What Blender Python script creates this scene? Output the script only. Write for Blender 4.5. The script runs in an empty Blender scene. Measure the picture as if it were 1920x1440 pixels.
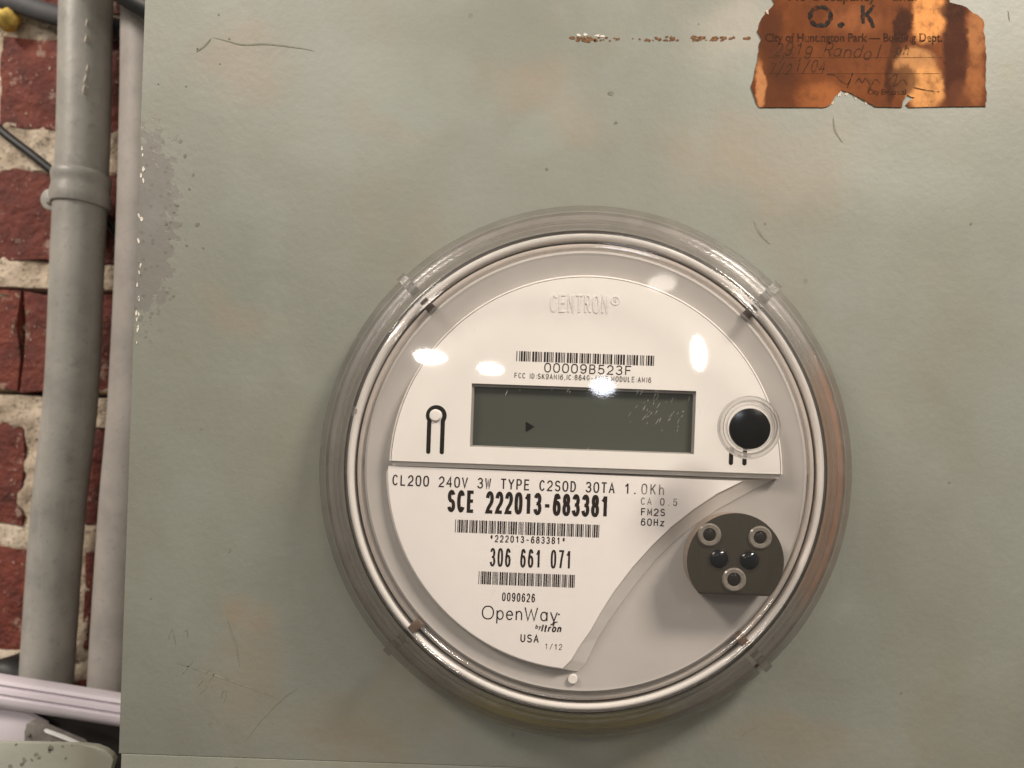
import bpy, bmesh, math, random
from mathutils import Vector, Matrix, noise as mnoise
from mathutils.geometry import tessellate_polygon

random.seed(7)
C = bpy.context.scene.collection
SC = bpy.context.scene
rad = math.radians

# ------------------------------------------------------------------ camera
D = 0.255                       # metres from the lens to the enclosure's front sheet
FPX = 1387.0                    # focal length in photo pixels (1920 wide)
ROLL = rad(2.0)
PPX, PPY = 1098.0, 885.0        # where the optical axis meets the photo (the meter's axis)
cam_d = bpy.data.cameras.new('camera')
cam = bpy.data.objects.new('camera', cam_d)
C.objects.link(cam)
cam.location = (0, -D, 0)
cam.rotation_euler = (rad(90), -ROLL, 0)
cam_d.sensor_width = 36
cam_d.lens = 36 * FPX / 1920
cam_d.shift_x = -(PPX - 960) / 1920
cam_d.shift_y = (PPY - 720) / 1920
cam_d.clip_start = 0.01
cam_d.clip_end = 50
cam_d.dof.use_dof = True
cam_d.dof.focus_distance = 0.236
cam_d.dof.aperture_fstop = 12
SC.camera = cam

# ------------------------------------------------------------------ world, lamps, exposure
w = bpy.data.worlds.new('World')
SC.world = w
w.use_nodes = True
bg = w.node_tree.nodes['Background']
# the dim room: warm ceiling above, darker floor below
_tc = w.node_tree.nodes.new('ShaderNodeTexCoord')
_sx = w.node_tree.nodes.new('ShaderNodeSeparateXYZ')
w.node_tree.links.new(_tc.outputs['Generated'], _sx.inputs[0])
_mr = w.node_tree.nodes.new('ShaderNodeMapRange')
_mr.inputs['From Min'].default_value = -0.8
_mr.inputs['From Max'].default_value = 0.9
w.node_tree.links.new(_sx.outputs['Z'], _mr.inputs['Value'])
_cr = w.node_tree.nodes.new('ShaderNodeValToRGB')
_cr.color_ramp.elements[0].color = (0.34, 0.28, 0.22, 1)
_cr.color_ramp.elements[1].color = (1.0, 0.93, 0.85, 1)
w.node_tree.links.new(_mr.outputs[0], _cr.inputs[0])
w.node_tree.links.new(_cr.outputs[0], bg.inputs['Color'])
bg.inputs['Strength'].default_value = 0.31


def area(name, loc, target, sx, sy, power, col):
    l = bpy.data.lights.new(name, 'AREA')
    l.shape = 'ELLIPSE' if name == 'ceiling_lamp' else 'RECTANGLE'
    l.size, l.size_y = sx, sy
    l.energy = power
    l.color = col
    o = bpy.data.objects.new(name, l)
    C.objects.link(o)
    o.location = loc
    o.rotation_euler = (Vector(target) - Vector(loc)).to_track_quat('-Z', 'Y').to_euler()
    return o


WARM = (1.0, 0.895, 0.785)
NEUT = (1.0, 0.93, 0.88)
# ceiling fittings behind and above the photographer; the clear cover mirrors them
area('key_lamp', (0.66, -0.60, 0.86), (0, 0, 0.03), 0.28, 0.19, 18.0, WARM)
area('side_lamp', (-1.00, -0.75, 1.00), (-0.1, 0, 0.03), 0.42, 0.26, 14.5, WARM)
area('ceiling_lamp', (-1.051, -1.632, 0.723), (0, 0, 0), 0.21, 0.075, 2.4, WARM)
area('ceiling_lamp', (-0.596, -1.635, 0.608), (0, 0, 0), 0.16, 0.055, 1.0, WARM)
area('ceiling_lamp', (0.679, -1.634, 0.773), (0, 0, 0), 0.075, 0.21, 1.8, WARM)
area('ceiling_lamp', (0.462, -1.631, 1.282), (0, 0, 0), 0.20, 0.12, 0.36, WARM)
area('ceiling_lamp', (0.081, -1.637, 0.494), (0, 0, 0), 0.14, 0.10, 0.55, (0.86, 0.91, 1.0))

SC.view_settings.view_transform = 'Standard'
SC.view_settings.look = 'None'
SC.view_settings.exposure = 0.15
SC.view_settings.gamma = 1.0
SC.view_settings.use_curve_mapping = False
SC.render.engine = 'CYCLES'
SC.cycles.use_denoising = True
SC.cycles.max_bounces = 14
SC.cycles.transmission_bounces = 14
SC.cycles.transparent_max_bounces = 16
SC.cycles.glossy_bounces = 6
SC.cycles.diffuse_bounces = 4
SC.cycles.sample_clamp_indirect = 4.0
SC.cycles.caustics_refractive = True
SC.cycles.caustics_reflective = False
SC.cycles.blur_glossy = 0.3


# ------------------------------------------------------------------ helpers
def P(px, py, d=0.0):
    """The point that shows at photo pixel (px, py) on the plane d metres in front of the enclosure's sheet."""
    u, v = px - PPX, PPY - py
    k = (D - d) / FPX
    return Vector(((u * math.cos(ROLL) - v * math.sin(ROLL)) * k, -d, (u * math.sin(ROLL) + v * math.cos(ROLL)) * k))


def pxl(n, d=0.0):
    return n * (D - d) / FPX


def XZ(px, py, d=0.0):
    p = P(px, py, d)
    return (p.x, p.z)


def root_loc(o):
    v = Vector((0, 0, 0))
    while o is not None:
        v += o.location
        o = o.parent
    return v


def tag(o, label, cat, group=None):
    o['label'] = label
    o['category'] = cat
    if group:
        o['group'] = group
    return o


def thing(name, label, cat, loc=(0, 0, 0), group=None):
    o = bpy.data.objects.new(name, None)
    C.objects.link(o)
    o.location = loc
    o.empty_display_size = 0.02
    return tag(o, label, cat, group)


def link_bm(name, bm, mat, parent=None, smooth=None, loc=None):
    """Link a bmesh in world coordinates as ONE mesh object, its data relative to its parent."""
    off = root_loc(parent) if parent is not None else Vector(loc or (0, 0, 0))
    bmesh.ops.translate(bm, verts=bm.verts, vec=-off)
    bmesh.ops.recalc_face_normals(bm, faces=bm.faces)
    me = bpy.data.meshes.new(name)
    bm.to_mesh(me)
    bm.free()
    return link_me(name, me, mat, parent, smooth, loc)


def link_me(name, me, mat, parent=None, smooth=None, loc=None):
    o = bpy.data.objects.new(name, me)
    C.objects.link(o)
    for m in (mat if isinstance(mat, (list, tuple)) else [mat]):
        me.materials.append(m)
    if parent is not None:
        o.parent = parent
    elif loc is not None:
        o.location = loc
    if smooth is not None:
        me.shade_smooth()
        if smooth > 0:
            me.set_sharp_from_angle(angle=rad(smooth))
    return o


def add_lathe(bm, prof, c=(0, 0), n=96, a0=0.0, a1=360.0, closed=True):
    """Revolve (r, d) points about the viewing axis through c; a closed profile gives a closed solid."""
    full = abs(a1 - a0) > 359.9
    cols = []
    m = n if full else n + 1
    for i in range(m):
        a = rad(a0 + (a1 - a0) * i / n)
        ca, sa = math.cos(a), math.sin(a)
        col = []
        for r, d in prof:
            if r < 1e-7 and i > 0:
                col.append(cols[0][len(col)])
            else:
                col.append(bm.verts.new((c[0] + r * ca, -d, c[1] + r * sa)))
        cols.append(col)
    k = len(prof)
    for i in range(n):
        A, B = cols[i], cols[(i + 1) % m]
        for j in range(k if closed else k - 1):
            q = [A[j], A[(j + 1) % k], B[(j + 1) % k], B[j]]
            u = []
            for v in q:
                if v not in u:
                    u.append(v)
            if len(u) > 2:
                bm.faces.new(u)
    if not full and closed:
        bm.faces.new(cols[0])
        bm.faces.new(list(reversed(cols[-1])))


def tess_face(bm, vs):
    """Fill a (possibly concave) outline with triangles."""
    for tri in tessellate_polygon([[Vector((v.co.x, v.co.z, 0)) for v in vs]]):
        try:
            bm.faces.new([vs[i] for i in tri])
        except ValueError:
            pass


def add_slab(bm, pts, d0, d1):
    """A flat slab of any outline, concave or torn."""
    a = [bm.verts.new((x, -d0, z)) for x, z in pts]
    b = [bm.verts.new((x, -d1, z)) for x, z in pts]
    n = len(pts)
    for i in range(n):
        bm.faces.new((a[i], a[(i + 1) % n], b[(i + 1) % n], b[i]))
    tess_face(bm, a)
    tess_face(bm, b)


def add_prism(bm, pts, d0, d1, bevel=0.0, seg=2):
    """Extrude the outline pts (x, z) from depth d0 to d1 (towards the viewer), the front edge bevelled."""
    a = [bm.verts.new((x, -d0, z)) for x, z in pts]
    b = [bm.verts.new((x, -d1, z)) for x, z in pts]
    n = len(pts)
    sides = [bm.faces.new((a[i], a[(i + 1) % n], b[(i + 1) % n], b[i])) for i in range(n)]
    fr = bm.faces.new(b)
    bm.faces.new(list(reversed(a)))
    if bevel > 0:
        bmesh.ops.bevel(bm, geom=list(fr.edges), offset=bevel, segments=seg, affect='EDGES', profile=0.5)


def add_tube(bm, pts, r, n=16, flat=1.0, cap=True):
    rings = []
    for i, p in enumerate(pts):
        p = Vector(p)
        t = (Vector(pts[min(i + 1, len(pts) - 1)]) - Vector(pts[max(i - 1, 0)])).normalized()
        up = Vector((0, -1, 0)) if abs(t.y) < 0.9 else Vector((0, 0, 1))
        s = t.cross(up).normalized()
        u = s.cross(t).normalized()
        rr = r[i] if isinstance(r, (list, tuple)) else r
        rings.append([bm.verts.new(p + s * rr * math.cos(2 * math.pi * k / n) + u * rr * flat * math.sin(2 * math.pi * k / n)) for k in range(n)])
    for a, b in zip(rings, rings[1:]):
        for k in range(n):
            bm.faces.new((a[k], a[(k + 1) % n], b[(k + 1) % n], b[k]))
    if cap:
        bm.faces.new(rings[0])
        bm.faces.new(list(reversed(rings[-1])))


def circle(cx, cz, r, n=32, a0=0, a1=360):
    full = abs(a1 - a0) > 359
    return [(cx + r * math.cos(rad(a0 + (a1 - a0) * i / n)), cz + r * math.sin(rad(a0 + (a1 - a0) * i / n))) for i in range(n if full else n + 1)]


def spline(pts, sub=8):
    out = []
    n = len(pts)
    for i in range(n - 1):
        p0, p1, p2, p3 = (Vector(pts[max(i - 1, 0)]), Vector(pts[i]), Vector(pts[i + 1]), Vector(pts[min(i + 2, n - 1)]))
        for s in range(sub):
            t = s / sub
            out.append(0.5 * (2 * p1 + (p2 - p0) * t + (2 * p0 - 5 * p1 + 4 * p2 - p3) * t * t + (3 * p1 - p0 - 3 * p2 + p3) * t ** 3))
    out.append(Vector(pts[-1]))
    return out


def add_strip(bm, pts, width, d, closed=False, taper=False):
    """A flat mitred ribbon along 2-D points (x, z), facing the viewer at depth d: ink, a scratch."""
    pts = [Vector(p) for p in pts]
    q = [pts[0]]
    for p in pts[1:]:
        if (p - q[-1]).length > 1e-7:
            q.append(p)
    pts = q
    if closed and (pts[0] - pts[-1]).length < 1e-7:
        pts = pts[:-1]
    n = len(pts)
    if n < 2:
        return
    L, R = [], []
    for i in range(n):
        if closed:
            a, b = pts[i - 1], pts[(i + 1) % n]
        else:
            a, b = pts[max(i - 1, 0)], pts[min(i + 1, n - 1)]
        t1 = (pts[i] - a).normalized() if (pts[i] - a).length > 1e-9 else (b - pts[i]).normalized()
        t2 = (b - pts[i]).normalized() if (b - pts[i]).length > 1e-9 else t1
        t = (t1 + t2)
        t = t.normalized() if t.length > 1e-6 else t1
        nn = Vector((-t.y, t.x))
        c = max(0.45, nn.dot(Vector((-t1.y, t1.x))))
        wd = (width[i] if isinstance(width, (list, tuple)) else width) * 0.5 / c
        if taper:
            wd *= max(0.12, math.sin(math.pi * (i + 0.5) / n))
        ext = Vector((0, 0))
        if not closed and not taper:
            if i == 0:
                ext = -t * wd * 0.3
            elif i == n - 1:
                ext = t * wd * 0.3
        l, r = pts[i] + nn * wd + ext, pts[i] - nn * wd + ext
        L.append(bm.verts.new((l.x, -d, l.y)))
        R.append(bm.verts.new((r.x, -d, r.y)))
    for i in range(n if closed else n - 1):
        j = (i + 1) % n
        bm.faces.new((L[i], R[i], R[j], L[j]))


# ------------------------------------------------------------------ a small stroke font (1 x 1 cells)
def arc(cx, cy, rx, ry, a0, a1, n=10):
    return [(cx + rx * math.cos(rad(a0 + (a1 - a0) * i / n)), cy + ry * math.sin(rad(a0 + (a1 - a0) * i / n))) for i in range(n + 1)]


def oval(cx, cy, rx, ry, p=2.6, n=22):
    o = []
    for i in range(n):
        a = 2 * math.pi * i / n
        ca, sa = math.cos(a), math.sin(a)
        o.append((cx + rx * math.copysign(abs(ca) ** (2 / p), ca), cy + ry * math.copysign(abs(sa) ** (2 / p), sa)))
    return o + [o[0]]


G = {
    '0': [oval(.5, .5, .48, .5)],
    '1': [[(.60, 1), (.60, 0)], [(.12, .76), (.34, .82), (.54, .97)]],
    '2': [arc(.5, .7, .46, .3, 170, -20, 10) + [(.8, .46), (.25, .2), (.03, 0), (.98, 0)]],
    '3': [arc(.48, .75, .42, .25, 160, -80, 9) + [(.4, .52)], [(.4, .515)] + arc(.48, .27, .48, .27, 75, -165, 11)],
    '4': [[(.74, 0), (.74, 1), (.0, .3), (1, .3)]],
    '5': [[(.92, 1), (.18, 1), (.1, .5)] + arc(.48, .32, .48, .32, 125, -160, 12)],
    '6': [arc(.52, .7, .44, .3, 25, 120, 5) + [(.08, .6), (.02, .35)], oval(.5, .31, .47, .31, 2.2, 18)],
    '7': [[(.02, 1), (.98, 1), (.6, .5), (.38, 0)]],
    '8': [oval(.5, .755, .4, .245, 2.2, 16), oval(.5, .27, .48, .27, 2.2, 16)],
    '9': [oval(.5, .69, .47, .31, 2.2, 18), [(.98, .65), (.92, .4)] + arc(.48, .3, .44, .3, -20, -155, 6)],
    'A': [[(0, 0), (.5, 1), (1, 0)], [(.18, .34), (.82, .34)]],
    'B': [[(.08, 0), (.08, 1), (.5, 1)] + arc(.58, .76, .32, .24, 90, -90, 7) + [(.08, .52)], [(.5, .525)] + arc(.58, .26, .38, .26, 90, -90, 7) + [(.08, 0)]],
    'C': [arc(.52, .5, .48, .5, 40, 320, 16)],
    'D': [[(.08, 0), (.08, 1), (.4, 1)] + arc(.42, .5, .54, .5, 88, -88, 10) + [(.4, 0), (.08, 0)]],
    'E': [[(.95, 1), (.1, 1), (.1, 0), (.97, 0)], [(.1, .53), (.88, .53)]],
    'F': [[(.95, 1), (.1, 1), (.1, 0)], [(.1, .52), (.85, .52)]],
    'G': [arc(.52, .5, .48, .5, 40, 330, 16) + [(.98, .45), (.6, .45)]],
    'H': [[(.08, 0), (.08, 1)], [(.92, 0), (.92, 1)], [(.08, .52), (.92, .52)]],
    'I': [[(.5, 0), (.5, 1)]],
    'K': [[(.1, 0), (.1, 1)], [(.95, 1), (.14, .42)], [(.4, .6), (.98, 0)]],
    'L': [[(.12, 1), (.12, 0), (.95, 0)]],
    'M': [[(.04, 0), (.04, 1), (.5, .25), (.96, 1), (.96, 0)]],
    'N': [[(.08, 0), (.08, 1), (.92, 0), (.92, 1)]],
    'O': [oval(.5, .5, .5, .5, 2.3)],
    'P': [[(.1, 0), (.1, 1), (.5, 1)] + arc(.6, .73, .36, .27, 90, -90, 8) + [(.1, .46)]],
    'R': [[(.1, 0), (.1, 1), (.5, 1)] + arc(.6, .74, .34, .26, 90, -90, 8) + [(.1, .48)], [(.5, .475), (.97, 0)]],
    'S': [arc(.5, .75, .42, .25, 25, 250, 10) + [(.5, .515)] + arc(.5, .26, .46, .26, 75, -160, 11)],
    'T': [[(0, 1), (1, 1)], [(.5, .99), (.5, 0)]],
    'U': [[(.06, 1), (.06, .35)] + arc(.5, .34, .44, .34, 180, 360, 12) + [(.94, 1)]],
    'V': [[(0, 1), (.5, 0), (1, 1)]],
    'W': [[(0, 1), (.25, 0), (.5, .85), (.75, 0), (1, 1)]],
    'Y': [[(0, 1), (.5, .45), (.5, 0)], [(1, 1), (.51, .46)]],
    'Z': [[(0, 1), (1, 1), (0, 0), (1, 0)]],
    'a': [oval(.46, .34, .42, .34, 2.1, 16), [(.9, .68), (.9, 0)]],
    'b': [[(.08, 1), (.08, 0)], oval(.52, .34, .42, .34, 2.1, 16)],
    'd': [oval(.46, .34, .42, .34, 2.1, 16), [(.9, 1), (.9, 0)]],
    'e': [[(.1, .36), (.9, .36)] + arc(.5, .34, .42, .34, 8, 320, 14)],
    'h': [[(.1, 1), (.1, 0)], [(.1, .42)] + arc(.5, .4, .38, .28, 160, 0, 8) + [(.88, 0)]],
    'l': [[(.5, 1), (.5, 0)]],
    'n': [[(.1, .68), (.1, 0)], [(.11, .42)] + arc(.5, .4, .38, .28, 160, 0, 8) + [(.88, 0)]],
    'o': [oval(.5, .34, .44, .34, 2.1, 16)],
    'p': [[(.08, .68), (.08, -.32)], oval(.52, .34, .42, .34, 2.1, 16)],
    'r': [[(.2, .68), (.2, 0)], [(.21, .4)] + arc(.6, .38, .38, .28, 150, 50, 5)],
    't': [[(.45, .95), (.45, .15), (.6, 0), (.85, .02)], [(.1, .66), (.85, .66)]],
    'y': [[(.05, .68), (.5, .03)], [(.95, .68), (.62, .14), (.44, -.2), (.1, -.32)]],
    'z': [[(.1, .66), (.9, .66), (.1, 0), (.95, 0)]],
    '-': [[(.15, .42), (.85, .42)]],
    '.': [[(.4, .03), (.6, .03)]],
    ',': [[(.55, .08), (.4, -.16)]],
    ':': [[(.4, .08), (.6, .08)], [(.4, .58), (.6, .58)]],
    '/': [[(.05, -.05), (.95, 1.05)]],
    '*': [[(.5, 1), (.5, .45)], [(.2, .88), (.8, .58)], [(.8, .88), (.2, .58)]],
    ' ': [],
}


def add_text(bm, s, p0, p1, cap, stroke, d, fill=0.68, shear=0.0, advances=None, jit=0.0, rnd=None):
    """Write s along the line from p0 to p1 (x, z), capitals cap high, in strokes of the given width."""
    p0, p1 = Vector(p0), Vector(p1)
    t = (p1 - p0)
    ln = t.length
    t.normalize()
    up = Vector((-t.y, t.x))
    adv = advances or [1.0] * len(s)
    tot = sum(adv) - adv[-1] * (1 - fill)
    unit = ln / tot
    x = 0.0
    lift = 0.0
    for ch, a in zip(s, adv):
        wd = unit * a * fill
        dy = (rnd.uniform(-jit, jit) * cap) if rnd else 0
        sc = 1 + (rnd.uniform(-jit, jit) if rnd else 0)
        for pl in G.get(ch, []):
            h = cap - stroke
            pts = []
            for gx, gy in pl:
                gx2 = stroke * 0.5 + gx * (wd - stroke)
                gy2 = (stroke * 0.5 + gy * h) * sc + dy
                pts.append(p0 + t * (x + gx2 + shear * gy2) + up * gy2)
            add_strip(bm, pts, stroke, d + lift, closed=(len(pl) > 8 and pl[0] == pl[-1]))
            lift = (lift + 6e-6) % 3e-5
        x += unit * a


C39 = {'0': 'nnnwwnwnn', '1': 'wnnwnnnnw', '2': 'nnwwnnnnw', '3': 'wnwwnnnnn', '4': 'nnnwwnnnw', '5': 'wnnwwnnnn', '6': 'nnwwwnnnn',
       '7': 'nnnwnnwnw', '8': 'wnnwnnwnn', '9': 'nnwwnnwnn', 'B': 'nnwnnwnnw', 'F': 'nnwnwwnnn', '-': 'nwnnnnwnw', '*': 'nwnnwnwnn'}


def add_barcode(bm, s, p0, p1, h, d):
    els = []
    for ch in s:
        for i, c in enumerate(C39[ch]):
            els.append((i % 2 == 0, 2.4 if c == 'w' else 1.0))
        els.append((False, 1.0))
    tot = sum(e[1] for e in els[:-1])
    p0, p1 = Vector(p0), Vector(p1)
    t = (p1 - p0) / tot
    up = Vector((-t.y, t.x)).normalized() * h
    x = 0
    for bar, e in els[:-1]:
        if bar:
            a, b = p0 + t * x, p0 + t * (x + e * 0.97)
            bm.faces.new([bm.verts.new((q.x, -d, q.y)) for q in (a, b, b + up, a + up)])
        x += e


def font_bm(bm, body, p0, width, d, bold=0.0, shear=0.0, ysc=1.0, rot=0.0):
    """Flat lettering from Blender's built-in font, scaled to the given width, its baseline starting at p0."""
    cu = bpy.data.curves.new('lettering', 'FONT')
    cu.body = body
    cu.offset = bold
    cu.shear = shear
    cu.resolution_u = 4
    o = bpy.data.objects.new('lettering', cu)
    C.objects.link(o)
    bpy.context.view_layer.update()
    dg = bpy.context.evaluated_depsgraph_get()
    me = bpy.data.meshes.new_from_object(o.evaluated_get(dg))
    xs = [v.co.x for v in me.vertices]
    x0, x1 = min(xs), max(xs)
    s = width / (x1 - x0)
    ids = []
    for v in me.vertices:
        a, b = (v.co.x - x0) * s, v.co.y * s * ysc
        ids.append(bm.verts.new((p0[0] + a * math.cos(rot) - b * math.sin(rot), -d, p0[1] + a * math.sin(rot) + b * math.cos(rot))))
    for p in me.polygons:
        try:
            bm.faces.new([ids[i] for i in p.vertices])
        except ValueError:
            pass
    bpy.data.objects.remove(o)
    bpy.data.curves.remove(cu)
    bpy.data.meshes.remove(me)


# ------------------------------------------------------------------ materials
class M:
    def __init__(s, name):
        s.m = bpy.data.materials.new(name)
        s.m.use_nodes = True
        s.t = s.m.node_tree
        s.b = s.t.nodes['Principled BSDF']
        s.out = s.t.nodes['Material Output']

    def n(s, ty, **kw):
        x = s.t.nodes.new(ty)
        for k, v in kw.items():
            setattr(x, k, v)
        return x

    def put(s, sock, v):
        if isinstance(v, bpy.types.NodeSocket):
            s.t.links.new(v, sock)
        elif isinstance(v, (tuple, list)) and len(v) == 3 and sock.type == 'RGBA':
            sock.default_value = (*v, 1)
        else:
            sock.default_value = v

    def set(s, **kw):
        for k, v in kw.items():
            s.put(s.b.inputs[k.replace('_', ' ')], v)
        return s

    def math(s, op, a, b=0.0, clamp=False):
        x = s.n('ShaderNodeMath', operation=op, use_clamp=clamp)
        s.put(x.inputs[0], a)
        s.put(x.inputs[1], b)
        return x.outputs[0]

    def vec(s, op, a, b=(0, 0, 0)):
        x = s.n('ShaderNodeVectorMath', operation=op)
        s.put(x.inputs[0], a)
        s.put(x.inputs[1], b)
        return x.outputs['Value'] if op in ('LENGTH', 'DOT_PRODUCT', 'DISTANCE') else x.outputs['Vector']

    def mix(s, f, a, b):
        x = s.n('ShaderNodeMix', data_type='RGBA')
        s.put(x.inputs[0], f)
        s.put(x.inputs[6], a)
        s.put(x.inputs[7], b)
        return x.outputs[2]

    def obj(s):
        return s.n('ShaderNodeTexCoord').outputs['Object']

    def noise(s, scale, detail=3, rough=0.55, v=None, dist=0.0, color=False):
        x = s.n('ShaderNodeTexNoise')
        s.put(x.inputs['Scale'], scale)
        x.inputs['Detail'].default_value = detail
        x.inputs['Roughness'].default_value = rough
        x.inputs['Distortion'].default_value = dist
        s.put(x.inputs['Vector'], v if v is not None else s.obj())
        return x.outputs['Color' if color else 'Fac']

    def voro(s, scale, v=None, feat='F1'):
        x = s.n('ShaderNodeTexVoronoi', feature=feat)
        s.put(x.inputs['Scale'], scale)
        s.put(x.inputs['Vector'], v if v is not None else s.obj())
        return x

    def step(s, v, lo, hi):
        x = s.n('ShaderNodeMapRange', interpolation_type='SMOOTHSTEP')
        s.put(x.inputs['Value'], v)
        x.inputs['From Min'].default_value = lo
        x.inputs['From Max'].default_value = hi
        x.inputs['To Min'].default_value = 0
        x.inputs['To Max'].default_value = 1
        return x.outputs[0]

    def ramp(s, v, stops):
        x = s.n('ShaderNodeValToRGB')
        e = x.color_ramp.elements
        while len(e) < len(stops):
            e.new(0.5)
        for i, (p, c) in enumerate(stops):
            e[i].position = p
            e[i].color = (*c, 1)
        s.put(x.inputs[0], v)
        return x.outputs[0]

    def blob(s, v, cx, cz, rx, rz, soft=0.6, rot=0.0):
        """1 inside an ellipse about (cx, cz), fading to 0 at its rim."""
        a = s.n('ShaderNodeMapping', vector_type='TEXTURE')
        s.put(a.inputs['Vector'], v)
        a.inputs['Location'].default_value = (cx, 0, cz)
        a.inputs['Rotation'].default_value = (0, rot, 0)
        a.inputs['Scale'].default_value = (rx, 1e3, rz)
        l = s.vec('LENGTH', a.outputs[0])
        return s.math('SUBTRACT', 1.0, s.step(l, 1 - soft, 1.0))

    def bump(s, h, strength=0.2, dist=0.001, nrm=None):
        x = s.n('ShaderNodeBump')
        x.inputs['Strength'].default_value = strength
        x.inputs['Distance'].default_value = dist
        s.put(x.inputs['Height'], h)
        if nrm is not None:
            s.put(x.inputs['Normal'], nrm)
        s.put(s.b.inputs['Normal'], x.outputs[0])
        return x.outputs[0]


def plain(name, col, rough=0.5, metal=0.0, var=0.12, scale=300, bump=0.0, spec=0.5):
    k = M(name)
    f = k.noise(scale, 4, 0.6)
    lo = tuple(c * (1 - var) for c in col)
    hi = tuple(min(1, c * (1 + var)) for c in col)
    k.set(Base_Color=k.ramp(f, [(0.3, lo), (0.7, hi)]), Roughness=rough, Metallic=metal)
    k.b.inputs['Specular IOR Level'].default_value = spec
    if bump:
        k.bump(f, bump, 0.0006)
    return k.m


def clear_mat(name, tint=(0.97, 0.97, 0.96), rough=0.03, refr=0.0, ior=1.49, scratch=0.0, base_spec=0.045, haze=0.0):
    """Clear plastic: a see-through layer with a mirror-like skin; refr adds a share of bending solid plastic."""
    k = M(name)
    tr = k.n('ShaderNodeBsdfTransparent')
    k.put(tr.inputs[0], tint)
    gl = k.n('ShaderNodeBsdfGlossy')
    k.put(gl.inputs['Roughness'], rough)
    lw = k.n('ShaderNodeLayerWeight')
    lw.inputs['Blend'].default_value = 0.5
    f5 = k.math('POWER', lw.outputs['Facing'], 5.0)
    fac = k.math('ADD', k.math('MULTIPLY', f5, 0.7), base_spec, clamp=True)
    v = k.obj()
    h = k.noise(40, 2, 0.5, v)
    if scratch:
        st = k.n('ShaderNodeMapping')
        k.put(st.inputs['Vector'], v)
        st.inputs['Rotation'].default_value = (0, 0.7, 0)
        st.inputs['Scale'].default_value = (120, 120, 1400)
        h = k.math('ADD', h, k.math('MULTIPLY', k.noise(1.0, 3, 0.7, st.outputs[0]), scratch))
    bp = k.n('ShaderNodeBump')
    bp.inputs['Strength'].default_value = 0.12
    bp.inputs['Distance'].default_value = 0.0006
    k.put(bp.inputs['Height'], h)
    k.put(gl.inputs['Normal'], bp.outputs[0])
    base = tr.outputs[0]
    if refr:
        rf = k.n('ShaderNodeBsdfRefraction')
        k.put(rf.inputs['Color'], tint)
        rf.inputs['IOR'].default_value = ior
        rf.inputs['Roughness'].default_value = 0.05
        mx = k.n('ShaderNodeMixShader')
        mx.inputs[0].default_value = refr
        k.put(mx.inputs[1], base)
        k.put(mx.inputs[2], rf.outputs[0])
        base = mx.outputs[0]
    if haze:
        df = k.n('ShaderNodeBsdfDiffuse')
        k.put(df.inputs[0], (0.66, 0.61, 0.56))
        mh = k.n('ShaderNodeMixShader')
        k.put(mh.inputs[0], k.math('MULTIPLY', k.step(k.noise(170, 5, 0.7, v), 0.3, 0.85), haze))
        k.put(mh.inputs[1], base)
        k.put(mh.inputs[2], df.outputs[0])
        base = mh.outputs[0]
    m2 = k.n('ShaderNodeMixShader')
    k.put(m2.inputs[0], fac)
    k.put(m2.inputs[1], base)
    k.put(m2.inputs[2], gl.outputs[0])
    k.put(k.out.inputs['Surface'], m2.outputs[0])
    k.t.nodes.remove(k.b)
    return k.m


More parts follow.
